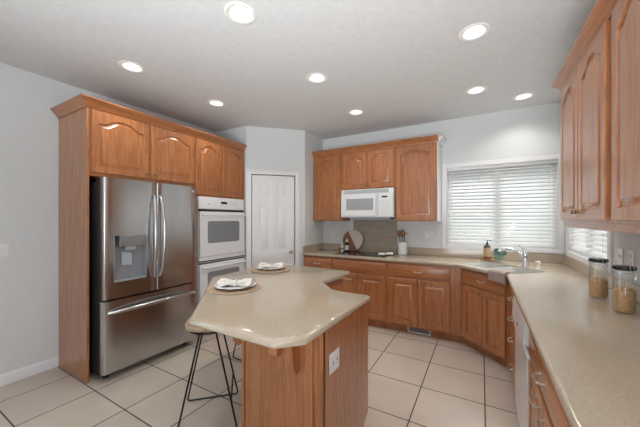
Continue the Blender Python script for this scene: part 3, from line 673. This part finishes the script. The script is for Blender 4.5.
prof = [(0.0, TOPC - .034), (0.006, TOPC - .034), (0.010, TOPC - .02), (0.018, TOPC - .008), (0.040, TOPC + .020), (0.052, TOPC + .03), (0.058, TOPC + .034), (0.058, TOPC + .044), (0.0, TOPC + .044)]
tag(sweep([(-.4685, YU + .0), (-.4685, 4.104)], prof).build('crown_molding', WHITE), 'short white crown molding return beside the window wall', 'crown molding')
# microwave
t = thing('microwave', 'white over-the-range microwave under the short oak cabinet', 'microwave', (-1.779, 3.715, 0)); mw = .766
box(0, mw, .022, .385, 1.432, 1.829).build('microwave_body', APPL, t, bevel=.004)
dmw = box(.004, .556, -.004, .021, 1.448, 1.762).build('door', APPL, t, bevel=.008)
box(.09, .492, -.0075, -.0045, 1.535, 1.695).build('window', MICG, dmw, bevel=.002)
MB().tube([(.538, -.010, 1.475), (.530, -.028, 1.53), (.526, -.034, 1.605), (.530, -.028, 1.68), (.538, -.010, 1.738)], [.010, .011, .012, .011, .010], 10).build('handle', APPL, dmw)
cpm = box(.562, mw - .004, -.004, .021, 1.448, 1.762).build('control_panel', APPL, t, bevel=.006)
box(.610, .690, -.0065, -.0045, 1.700, 1.722).build('display', DARK, cpm)
KEY = M('keypad_grey', (.66, .67, .68), .4)
for r_ in range(6):
    for c_ in range(4): box(.592 + c_ * .036, .617 + c_ * .036, -.0058, -.0045, 1.490 + r_ * .031, 1.506 + r_ * .031).build('button', KEY, cpm)
mb = MB()
for i in range(5): mb.box(.05, .70, .012, .023, 1.771 + i * .011, 1.776 + i * .011)
mb.build('vent_grille', M('grille_grey', (.5, .5, .5), .5), t)
box(.13, .70, .06, .36, 1.404, 1.4315).build('hood_underside', M('hood_grey', (.30, .31, .32), .4), t)

# ------------------------------------------------------------------ right uppers
XU = .535; t = thing('wall_cabinet', 'two-door arched oak wall cabinet beside the side window', 'cabinet', (XU, 2.765, 0), RZ)
upper_body(t, .935, 1.388, UT, .283)
door(t, .020, .458, 1.403, 2.362, .060, kn=(.430, 1.455)); door(t, .470, .905, 1.403, 2.362, .060, kn=(.498, 1.455))
t2 = thing('wall_cabinet', 'nearest oak wall cabinet, cut off by the right picture edge', 'cabinet', (XU, 1.828, 0), RZ)
upper_body(t2, .93, 1.388, UT, .283)
door(t2, .045, .480, 1.403, 2.362, .060, kn=(.450, 1.455)); door(t2, .492, .91, 1.403, 2.362, .060, kn=(.52, 1.455))
box(.010, .934, .004, .022, 1.352, 1.3875).build('light_rail', OAKH, t); box(.001, .92, .004, .022, 1.352, 1.3875).build('light_rail', OAKH, t2)
crown('crown_molding', [(.817, 2.767), (XU - .0215, 2.767), (XU - .0215, .90)][::-1][::-1], 'oak crown molding on top of the right wall cabinets') if False else None
tag(sweep([(XU - .0005, .90), (XU - .0005, 2.767), (.817, 2.767)], [(-o, z) for o, z in prof]).build('crown_molding', OAKY), 'oak crown molding on top of the right wall cabinets', 'crown molding')

# ------------------------------------------------------------------ blinds
def blind(label, loc, rz, W, Z0, Z1, tilt, sp=.0435):
    t = thing('window_blind', label, 'window blind', loc, rz)
    h = W / 2 - .012; y = .032
    box(-h, h, y - .024, y + .024, Z1 - .042, Z1 - .009).build('headrail', WHITE, t, bevel=.002)
    box(-h, h, y - .020, y + .020, Z0 + .010, Z0 + .034).build('bottom_rail', WHITE, t, bevel=.003)
    mb = MB(); z = Z0 + .055
    while z < Z1 - .055:
        s = len(mb.v); cy = []
        for k in range(5): u = -1 + k / 2; cy.append((u * .0245, .0022 * (1 - u * u)))
        pr = [(a, b + .0013) for a, b in cy] + [(a, b - .0013) for a, b in cy[::-1]]
        mb.extr(pr, -h, h).xf(Matrix.Translation((0, y, z)) @ Matrix.Rotation(math.radians(tilt), 4, 'X'), s); z += sp
    mb.build('slats', SLAT, t)
    mb = MB()
    for x in (-h + .09, 0, h - .15):
        for yy in (y - .026, y + .026): mb.tube([(x, yy, Z0 + .03), (x, yy, Z1 - .02)], .0012, 5)
    mb.build('ladder_cord', WHITE, t)
    MB().tube([(-h + .045, y - .034, Z1 - .03), (-h + .045, y - .034, Z0 + .42)], .004, 8).build('tilt_wand', WHITE, t)
    return t
blind('wide white slatted blind in the window over the sink', ((WB[0] + WB[1]) / 2, YB, 0), 0, WB[1] - WB[0], WB[2], WB[3], 40)
blind('white slatted blind in the side window under right cabinets', (XR, (WR[0] + WR[1]) / 2, 0), -PI / 2, WR[1] - WR[0], WR[2], WR[3], 42)

# ------------------------------------------------------------------ island
ZI = .915
t = thing('island_worktop', 'speckled beige many-sided island top carrying two place settings', 'countertop')
ip = [(-.735, .905), (-.640, 1.0), (-.632, 1.762), (-.893, 1.768), (-1.095, 1.965), (-1.095, 2.482), (-1.72, 2.50), (-2.02, 2.24), (-2.005, 1.635), (-1.275, .905)]
pr_i = [(0.02, .877), (.004, .877), (0, .882), (0, .900), (.004, .906), (.014, .913), (.019, .915)]
slab(ip, .877, .915, .01, prof=pr_i).build('counter_slab', CTOP, t)
t = thing('kitchen_island', 'oak island base in the middle of the tiled floor', 'kitchen island')
bp = [(-1.165, 1.160), (-.664, 1.160), (-.664, 1.69), (-.90, 1.69), (-1.15, 1.93), (-1.15, 2.43), (-1.70, 2.43), (-1.76, 2.37), (-1.76, 1.755)]
bk = [(-1.165, 1.160), (-.664, 1.160), (-.664, 1.635), (-.93, 1.635), (-1.22, 1.91), (-1.22, 2.43), (-1.70, 2.43), (-1.76, 2.37), (-1.76, 1.755)]
MB().prism(bp, .10, .876).prism(bk, .001, .10).build('cabinet_body', OAK, t)
# side panel with notched toe, corner posts, front trim
MB().extr([(0, .001), (.530, .001), (.530, .115), (.600, .150), (.600, .876), (0, .876)], 0, .018).xf(Matrix.Translation((-.663, 1.160, 0))).build('side_panel', OAK, t)
MB().prism([(-.668, 1.148), (-.655, 1.144), (-.645, 1.154), (-.645, 1.175), (-.668, 1.159)], .001, .876).build('corner_post', OAK, t, bevel=.003)
MB().box(-.745, -.700, 1.150, 1.159, .001, .876).box(-1.165, -1.150, 1.152, 1.159, .001, .876).build('trim_strip', OAK, t, bevel=.002)
def corbel(M4):
    """scrolled bracket: profile in (out,z) extruded over width"""
    pr = [(0, .874), (.185, .874), (.185, .812), (.168, .800), (.150, .803), (.128, .824), (.102, .830), (.080, .815), (.068, .785), (.064, .735), (.056, .690), (.040, .662), (.022, .650), (.010, .660), (0, .655)]
    mb = MB().extr([(-o, z) for o, z in pr], -.024, .024).xf(M4); return mb
corbel(Matrix.Translation((-.800, 1.1585, 0))).build('corbel', OAK, t, bevel=.002)
corbel(Matrix.Translation((-1.262, 1.256, 0)) @ Matrix.Rotation(-PI / 4, 4, 'Z')).build('corbel', OAK, t, bevel=.002)
corbel(Matrix.Translation((-1.62, 1.612, 0)) @ Matrix.Rotation(-PI / 4, 4, 'Z')).build('corbel', OAK, t, bevel=.002)
# fronts towards the range side
d = slab_front(1.96, 2.40, .715, .855).xf(Matrix.Translation((-1.15, 0, 0)) @ Matrix.Rotation(PI / 2, 4, 'Z')).build('drawer', OAKY, t)
mb = MB().lathe([(0.006, 0), (0.006, 0.012), (0.014, 0.017), (0.015, 0.022), (0.011, 0.027), (0, 0.028)], seg=14).xf(Matrix.Translation((-1.13, 2.18, .785)) @ Matrix.Rotation(PI / 2, 4, 'Y')); mb.build('knob', NICKEL, d)
d = panel_front(1.96, 2.40, .125, .695).xf(Matrix.Translation((-1.15, 0, 0)) @ Matrix.Rotation(PI / 2, 4, 'Z')).build('door', OAK, t)
# outlet in the island side
def plate(name, label, M4, w=.072, h=.115, kind='duplex', cat='outlet'):
    t = thing(name, label, cat); t.matrix_world = M4
    box(-w / 2, w / 2, -.006, -.0005, -h / 2, h / 2).build('cover_plate', WHITE, t, bevel=.0025)
    if kind == 'duplex':
        for z in (-.024, .024):
            r = box(-.016, .016, -.008, -.006, z - .014, z + .014).build('socket', CERAM, t, bevel=.003)
            MB().box(-.008, -.005, -.0084, -.0081, z - .002, z + .008).box(.005, .008, -.0084, -.0081, z - .002, z + .008).build('slot', DARK, r)
    elif kind == 'square':
        for x in (-.022, .022):
            r = box(x - .014, x + .014, -.008, -.006, -.018, .018).build('socket', CERAM, t, bevel=.003)
            MB().box(x - .006, x - .003, -.0084, -.0081, -.004, .008).box(x + .003, x + .006, -.0084, -.0081, -.004, .008).build('slot', DARK, r)
    else:
        n = 2 if kind == 'double' else 1
        for i in range(n):
            x = (i - (n - 1) / 2) * .046
            MB().extr([(-.006, -.014), (-.009, -.010), (-.016, .012), (-.006, .014)], x - .006, x + .006).build('toggle', CERAM, t, bevel=.001)
    return t
def at(x, y, z, rz): return Matrix.Translation((x, y, z)) @ Matrix.Rotation(rz, 4, 'Z')
plate('power_outlet', 'white outlet plate on the island side panel', at(-.6445, 1.266, .697, PI / 2), .104, .098, 'square')
plate('power_outlet', 'white outlet nearest picture edge above the right worktop', at(.8195, 2.505, 1.155, RZ), kind='duplex')
plate('light_switch', 'white toggle switch plate between side window and outlet', at(.8195, 2.665, 1.155, RZ), .075, kind='switch', cat='light switch')
plate('light_switch', 'white switch plate on the far left wall by fridge panel', at(-3.5195, .735, 1.145, PI / 2), .075, kind='switch', cat='light switch')
plate('light_switch', 'left white plate on back wall between crock and window', at(-.655, 4.1055, 1.18, 0), .055, kind='switch', cat='light switch')
plate('power_outlet', 'right white plate on back wall between crock and window', at(-.585, 4.1055, 1.18, 0), .06, kind='duplex')
plate('power_outlet', 'small white outlet on back wall left of cutting board', at(-2.11, 4.1055, 1.15, 0), .06, kind='duplex')

# ------------------------------------------------------------------ place settings
def placemat(x, y, label):
    t = MB().lathe([(0, 0), (.182, 0), (.19, .0015), (.19, .0035), (.182, .005), (0, .005)], seg=40).build('placemat', WOVEN); t.location = (x, y, .9155)
    tag(t, label, 'placemat', 'round placemats on the island')
def dinner_plate(x, y, label, rz):
    wv = lambda a, r: .035 * math.cos(10 * a) * (max(0, r - .08) / .07)
    o = MB().lathe([(0, .0005), (.07, .0005), (.075, .003), (.105, .009), (.138, .019), (.142, .021), (.138, .023), (.103, .014), (.072, .007), (0, .008)], seg=80, wave=wv).build('plate', CERAM)
    o.location = (x, y, .921); o.rotation_euler = (0, 0, rz); tag(o, label, 'plate', 'scalloped plates on the island')
def napkin(x, y, label, rz):
    t = thing('napkin', label, 'napkin', (x, y, .9295), rz, 'cream napkins on the plates')
    mb = MB(); n, m = 26, 18; vs = []
    for i in range(n + 1):
        u = -1 + 2 * i / n; half = .020 + .058 * min(1, abs(u) * 1.25) ** 1.1; ht = .014 + .013 * min(1, abs(u) * 1.6)
        for k in range(m):
            a = 2 * PI * k / m; fold = 1 + .20 * math.sin(3 * a + 5 * u) * min(1, abs(u) * 2) + .12 * math.sin(7 * a + 2 + 3 * u)
            vs.append((u * (.118 + .010 * math.cos(2 * a + u)), half * math.cos(a) * fold, max(0.0, ht + .8 * ht * math.sin(a) * fold + .004 * math.sin(9 * u + 3 * a))))
    fs = [(i * m + k, (i + 1) * m + k, (i + 1) * m + (k + 1) % m, i * m + (k + 1) % m) for i in range(n) for k in range(m)] + [tuple(range(m)), tuple(n * m + k for k in range(m))[::-1]]
    mb.add(vs, fs); mb.build('folded_cloth', LINEN, t)
    rg = MB().tube([(0, .030 * math.cos(a), .022 + .020 * math.sin(a)) for a in [2 * PI * k / 18 for k in range(18)]], .0065, 8, closed=True); rg.build('napkin_ring', CERAM, t)
placemat(-1.535, 1.450, 'round woven mat under the plate nearer the camera'); dinner_plate(-1.53, 1.455, 'white scalloped plate on the nearer woven mat', .2); napkin(-1.53, 1.455, 'cream ringed napkin on the nearer plate', math.radians(28))
placemat(-1.80, 2.165, 'round woven mat at the far end of the island'); dinner_plate(-1.79, 2.165, 'white scalloped plate on the far woven mat', .5); napkin(-1.79, 2.165, 'cream ringed napkin on the far plate', math.radians(26))

# ------------------------------------------------------------------ stools
def stool(cx, cy, rz, label):
    """local +x points to the counter; seat pad with black rod frame"""
    t = thing('bar_stool', label, 'stool', (cx, cy, 0), rz, 'wood and black metal stools at the island')
    st = MB(); n = 36; rings = []
    for ins, z in ((.010, .662), (0, .667), (0, .684), (.006, .690), (.05, .685), (.10, .682)):
        rings.append([((.160 - ins) * math.copysign(abs(math.cos(a)) ** .8, math.cos(a)), (.195 - ins) * math.copysign(abs(math.sin(a)) ** .8, math.sin(a)), z + (.008 * abs(math.sin(a)) ** 2 if ins < .05 else 0)) for a in [2 * PI * k / n for k in range(n)]])
    st.add([p for r in rings for p in r], [(j * n + k, j * n + (k + 1) % n, (j + 1) * n + (k + 1) % n, (j + 1) * n + k) for j in range(len(rings) - 1) for k in range(n)] + [tuple(range(n)), tuple((len(rings) - 1) * n + k for k in range(n))]); st.build('seat', SEATW, t)
    MB().tube([(.150 * math.cos(a), .182 * math.sin(a), .655) for a in [2 * PI * k / 28 for k in range(28)]], .006, 8, closed=True).build('seat_ring', BLACKM, t)
    for sy in (-1, 1):
        for sx in (-1, 1):
            MB().tube([(sx * .050, sy * .155, .655), (sx * .185, sy * .198, .022), (sx * .180, sy * .200, .012)], .0062, 8).build('leg', BLACKM, t)
        MB().tube([(-.183, sy * .199, .014), (-.165, sy * .200, .0075), (.165, sy * .200, .0075), (.183, sy * .199, .014)], .0062, 8).build('floor_rail', BLACKM, t)
    z = .19
    k = (.655 - z) / .633; X = .050 + .135 * k; Y = .155 + .043 * k
    for sx in (1,): MB().tube([(sx * X, -Y, z), (sx * X, Y, z)], .0062, 8).build('foot_rail', BLACKM, t)
    return t
stool(-1.693, 1.37, PI / 4, 'wood-topped black rod stool under the nearer angled island edge')
stool(-2.00, 2.24, 0, 'second black rod stool, mostly hidden behind the island top')

# ------------------------------------------------------------------ things on the back counter
t = thing('cooktop', 'black glass cooktop set on the worktop below the microwave', 'cooktop', (-1.435, 3.80, .9152))
box(-.375, .375, -.245, .168, 0, .006).build('glass_top', BLACKG, t, bevel=.002)
mb = MB()
for x, y, r in ((-.22, -.11, .09), (-.22, .075, .075), (.06, -.12, .075), (.06, .065, .09)):
    mb.lathe([(r - .002, .0061), (r - .002, .0066), (r, .0066), (r, .0061), (r - .002, .0061)], x, y, 36)
mb.build('burner_ring', M('burner_grey', (.06, .06, .062), .3), t)
mb = MB()
for i in range(4): mb.lathe([(0.018, .006), (.018, .018), (.014, .022), (0, .022)], .30, -.16 + i * .08, 16)
mb.build('control_knob', M('knob_black', (.03, .03, .03), .3), t)
def roll(x, y, rz, label):
    s = thing('rolled_cloth', label, 'cloth', (x, y, .9385), rz, 'white rolled cloths on the cooktop')
    MB().tube([(-.046, 0, .004), (-.040, 0, .004), (0, 0, .0045), (.040, 0, .004), (.046, 0, .004)], [.010, .017, .020, .017, .010], 12).build('roll', CERAM, s)
# cutting board (round, two-tone) leaning on the wall
def ellipse_board():
    mb = MB(); n = 48; r = .165; th = .009
    ang = math.radians(-58)
    for mi, (a0, a1) in enumerate(((ang + .0, ang + PI - .0 - math.radians(0)), (ang + PI, ang + 2 * PI))):
        mb.mi = 1 - mi; pts = [(r * math.cos(a0 + (a1 - a0) * k / 24), r * math.sin(a0 + (a1 - a0) * k / 24)) for k in range(25)]; m = len(pts)
        mb.add([(x, -th, z) for x, z in pts] + [(x, th, z) for x, z in pts], [tuple(range(m)), tuple(range(m, 2 * m))[::-1]] + [(i, (i + 1) % m, m + (i + 1) % m, m + i) for i in range(m)])
    return mb
cb_ = ellipse_board().build('cutting_board', [WALNUT, BEECH], bevel=.002)
cb_.location = (-1.722, 4.021, .9205 + .165 * math.cos(.24) + .001); cb_.rotation_euler = (-.24, 0, 0)
tag(cb_, 'round two-tone brown and stone cutting board leaning on back wall', 'cutting board')
def bottle(x, y, label, r, h, mats, cap='cap'):
    t = thing('bottle', label, 'bottle', (x, y, .9152))
    MB().lathe([(r * .92, 0), (r, .004), (r, h * .62), (r * .8, h * .72), (r * .36, h * .78), (r * .36, h * .84), (0, h * .84)], seg=20).build('body', mats[0], t)
    MB().lathe([(r * 1.015, h * .16), (r * 1.015, h * .54)], seg=20, cap=False).build('label', mats[1], t)
    MB().lathe([(r * .44, h * .80), (r * .48, h * .81), (r * .48, h), (r * .40, h * 1.01), (0, h * 1.01)], seg=16).build('cap', mats[2], t)
    return t
bt = bottle(-1.765, 3.90, 'dark bottle with white label and cap before the cutting board', .030, .185, (M('black_bottle_glass', (.014, .016, .022), .12), LABELW, CERAM))
mb = MB().box(-.004, .004, -.0315, -.0308, .078, .084).box(-.008, .008, -.0315, -.0308, .068, .071).box(-.006, .006, -.0315, -.0308, .060, .062).xf(Matrix.Rotation(-.42, 4, 'Z')); mb.build('printed_mark', DARK, bt)
t = thing('bottle', 'small white bottle left of the dark labelled bottle', 'bottle', (-1.855, 3.93, .9152))
MB().lathe([(.021, 0), (.022, .003), (.022, .085), (.016, .095), (.008, .10), (.008, .115), (0, .115)], seg=18).build('body', CERAM, t); MB().lathe([(.010, .105), (.012, .107), (.012, .135), (0, .136)], seg=14).build('cap', CERAM, t)
MB().lathe([(.0223, .02), (.0223, .06)], seg=18, cap=False).build('label', M('olive_label', (.30, .33, .27), .6), t)
t = thing('small_cup', 'tiny brown wooden cup left of the small white bottle', 'cup', (-1.91, 3.95, .9152))
MB().lathe([(.014, 0), (.019, .004), (.020, .045), (.017, .045), (.016, .006), (0, .006)], seg=18).build('bowl', WALNUT, t)
CX, CY = -.955, 3.985
t = thing('utensil_crock', 'white ribbed crock of wooden spoons right of the cooktop', 'crock', (CX, CY, .9152))
pf = [(.058, 0), (.063, .004)] + [(.064 + (.0012 if i % 2 else -.0008), .012 + i * .0105) for i in range(15)] + [(.065, .176), (.060, .178), (.058, .172), (.057, .01), (0, .01)]
MB().lathe(pf, seg=28).build('crock_body', CERAM, t)
def spoon(dx, dy, lx, ly, h, kind, label, mat):
    t = thing('cooking_spoon' if kind != 'fork' else 'wooden_spatula', label, 'utensil', (CX + dx, CY + dy, .9262), 0, 'utensils in the white crock')
    base = Vector((0, 0, .002)); top = Vector((lx, ly, h)); d = (top - base).normalized()
    MB().tube([base, top], [.005, .0065], 8).build('handle', mat, t)
    mb = MB(); R = d.to_track_quat('Z', 'Y').to_matrix().to_4x4()
    if kind == 'spoon':
        mb.add(*(lambda m: (m.v, m.f))(MB().lathe([(0, -.05), (.016, -.044), (.031, -.018), (.036, .008), (.029, .034), (.014, .047), (0, .051)], seg=16))); mb.xf(Matrix.Diagonal((1, .35, 1, 1)))
    else: mb.box(-.022, .022, -.004, .004, -.03, .042)
    mb.xf(Matrix.Translation(top + d * .025) @ R); mb.build('spoon_bowl' if kind == 'spoon' else 'blade', mat, t, bevel=0 if kind == 'spoon' else .003)
LW = M('light_utensil_wood', (.50, .36, .24), .5)
spoon(-.018, .012, -.036, .030, .250, 'spoon', 'dark wooden spoon leaning left in the crock', WALNUT)
spoon(.006, -.022, .004, -.028, .262, 'spoon', 'dark wooden spoon upright at the middle of the crock', WALNUT)
spoon(.006, .028, .012, .010, .235, 'fork', 'pale wooden spatula in the crock', LW)
t = thing('ladle', 'dark hooked ladle leaning right in the crock', 'utensil', (CX + .02, CY - .01, .9262), 0, 'utensils in the white crock')
MB().tube([(0, 0, .002), (.010, -.01, .22), (.016, -.012, .275), (.030, -.012, .292), (.048, -.012, .285), (.054, -.012, .268)], .0058, 8).build('handle', WALNUT, t)

# tray with pump bottle and glass vase of teal leaves, by the sink
t = thing('wooden_tray', 'small round honey wood tray beside the sink', 'tray', (.085, 3.975, .9152))
MB().lathe([(0, 0), (.085, 0), (.095, .004), (.097, .016), (.092, .016), (.088, .008), (0, .008)], seg=32).build('tray_dish', TRAYW, t); t.scale = (1, .8, 1)
t = thing('soap_bottle', 'amber pump bottle with kraft label on the tray', 'bottle', (.060, 3.985, .9235))
MB().lathe([(.032, 0), (.034, .004), (.034, .118), (.028, .130), (.014, .134), (.014, .140), (0, .14)], seg=22).build('body', AMBER, t)
MB().lathe([(.0346, .028), (.0346, .112)], seg=22, cap=False).build('label', LABELK, t)
MB().lathe([(.033, .119), (.034, .122), (.028, .134), (.012, .142), (.011, .165), (.006, .168), (.005, .190), (0, .190)], seg=16).build('pump_collar', PUMPB, t)
MB().tube([(0, 0, .186), (.025, -.012, .186), (.034, -.016, .178)], .0045, 8).build('nozzle', PUMPB, t); t.scale = (1.12, 1.12, 1.22)
t = thing('leaf_vase', 'clear green glass vase of teal leaves right of the pump bottle', 'vase', (.168, 3.80, .9152)); t.scale = (1.25, 1.25, 1.2)
MB().lathe([(.018, 0), (.022, .003), (.034, .030), (.036, .055), (.026, .078), (.024, .09), (.027, .1)], seg=22, cap=False).build('glass_body', VASEG, t)
for i in range(9):
    mb = MB(); a = i * 2.4; el = .5 + .5 * ((i * 37) % 10) / 10; L_ = .030 + .012 * (i % 3)
    pts = [(0, 0, 0), (.35, .42, .02), (.7, .5, .0), (1, .0, -.05), (.7, -.5, 0), (.35, -.42, .02)]
    vs = [(x * L_ * 1.4, y * L_ * 1.3, z * L_) for x, y, z in pts] + [(x * L_ * 1.4, y * L_ * 1.3, z * L_ - .0015) for x, y, z in pts]
    mb.add(vs, [(0, 1, 2, 3, 4, 5), (11, 10, 9, 8, 7, 6)] + [(k, (k + 1) % 6, 6 + (k + 1) % 6, 6 + k) for k in range(6)])
    mb.xf(Matrix.Translation((.006 * math.cos(a), .006 * math.sin(a), .055 + .012 * (i % 4))) @ Matrix.Rotation(a, 4, 'Z') @ Matrix.Rotation(-el, 4, 'Y') @ Matrix.Rotation(.5 * math.sin(i), 4, 'X')); mb.build('leaf', TEAL, t)
MB().tube([(0, 0, .008), (.002, 0, .05), (0, .002, .10)], .002, 6).build('stem', TEAL, t)

# ------------------------------------------------------------------ jars
def jar(x, y, rz, fill, label, plabel):
    t = thing('storage_jar', label, 'jar', (x, y, .9152), rz, 'clip-top glass jars of dry pasta'); t.scale = (.79, .79, 1)
    R = .058
    MB().lathe([(0, .0), (.050, 0), (.056, .004), (R, .012), (R, .205), (.054, .214), (.053, .222), (.0505, .222), (.0515, .214), (.055, .205), (.055, .014), (.050, .008), (0, .008)], seg=36).build('glass_body', JARG, t)
    MB().lathe([(0, .226), (.052, .226), (.057, .228), (.059, .234), (.059, .242), (.054, .247), (0, .248)], seg=36).build('lid', DARK, t)
    MB().lathe([(.0505, .2222), (.055, .2222), (.055, .2258), (.0505, .2258), (.0505, .2222)], seg=30).build('seal', APPG, t)
    mb = MB().tube([(.0595 * math.cos(a), .0595 * math.sin(a), .212) for a in [2 * PI * k / 28 for k in range(28)]], .0014, 6, closed=True)
    mb.tube([(.060, -.012, .212), (.063, -.012, .232), (.055, -.010, .2475), (.040, -.008, .249)], .0014, 6).tube([(.060, .012, .212), (.063, .012, .232), (.055, .010, .2475), (.040, .008, .249)], .0014, 6)
    mb.tube([(.062, -.014, .226), (.070, -.013, .205), (.068, -.010, .182), (.068, .010, .182), (.070, .013, .205), (.062, .014, .226)], .0016, 6); mb.build('wire_clip', STEELB, t)
    rnd = random.Random(int(x * 1000 + y * 100))
    pm = MB().lathe([(0, .0085), (.048, .0085), (.053, .016), (.0542, fill - .006), (.045, fill), (0, fill + .004)], seg=24)
    for i in range(170):
        a = rnd.random() * 2 * PI; edge = i < 110
        r = (.0505 if edge else .048 * math.sqrt(rnd.random())); z = (.016 + rnd.random() * (fill - .02)) if edge else fill + .003 + .006 * rnd.random()
        b_ = rnd.random() * PI; l = .006
        dx, dz = math.cos(b_) * l, math.sin(b_) * l
        if edge: ta = (-math.sin(a), math.cos(a)); p0 = (r * math.cos(a) - ta[0] * dx, r * math.sin(a) - ta[1] * dx, max(.012, z - dz)); p1 = (r * math.cos(a) + ta[0] * dx, r * math.sin(a) + ta[1] * dx, max(.013, z + dz))
        else: p0 = (r * math.cos(a) * .9 - dx, r * math.sin(a) * .9 - dz, z); p1 = (r * math.cos(a) * .9 + dx, r * math.sin(a) * .9 + dz, z + .003)
        pm.tube([p0, p1], .0032, 5)
    o = pm.build('dry_pasta', PASTA); o.location = (x, y, .9152); o.scale = (.78, .78, 1); tag(o, plabel, 'pasta', kind='stuff')
jar(.637, 2.405, math.radians(-70), .112, 'clip-top glass jar of pasta farther from the viewer', 'golden dry pasta filling half of the farther jar')
jar(.655, 2.095, math.radians(-70), .122, 'clip-top glass jar of pasta nearer the viewer', 'golden dry pasta filling half of the nearer jar')
roll(-1.15, 3.665, math.radians(24), 'white rolled cloth at the front right of the cooktop'); roll(-1.075, 3.76, math.radians(24), 'second white rolled cloth, behind the front one on cooktop')

# ------------------------------------------------------------------ recessed lights
LL = ['recessed downlight nearest the camera, top centre', 'leftmost recessed downlight above the fridge front', 'recessed downlight above the middle of the island',
      'recessed downlight in front of the wall ovens', 'recessed downlight before the microwave cabinets', 'large recessed downlight at upper right near the wall cabinets',
      'recessed downlight in front of the sink window', 'rightmost recessed downlight directly above the sink']
for (x, y), lb in zip(LIGHTS, LL):
    t = thing('recessed_light', lb, 'ceiling light', (x, y, H), 0, None)
    MB().lathe([(.074, -.001), (.100, -.001), (.100, -.003), (.092, -.006), (.076, -.006), (.070, -.002), (.060, .055), (.0615, .056), (.074, -.001)], seg=36).build('trim_ring', BAFF, t)
    MB().lathe([(0, .050), (.0595, .050), (.0595, .056), (0, .056)], seg=30).build('lens', FROST, t)
    l = bpy.data.lights.new('downlight_beam', 'SPOT'); l.energy = LAMP_W; l.color = (1, .955, .89); l.spot_size = math.radians(130); l.spot_blend = .8; l.shadow_soft_size = .05
    lo = bpy.data.objects.new('downlight_beam', l); C.objects.link(lo); lo.parent = t; lo.location = (0, 0, .035)
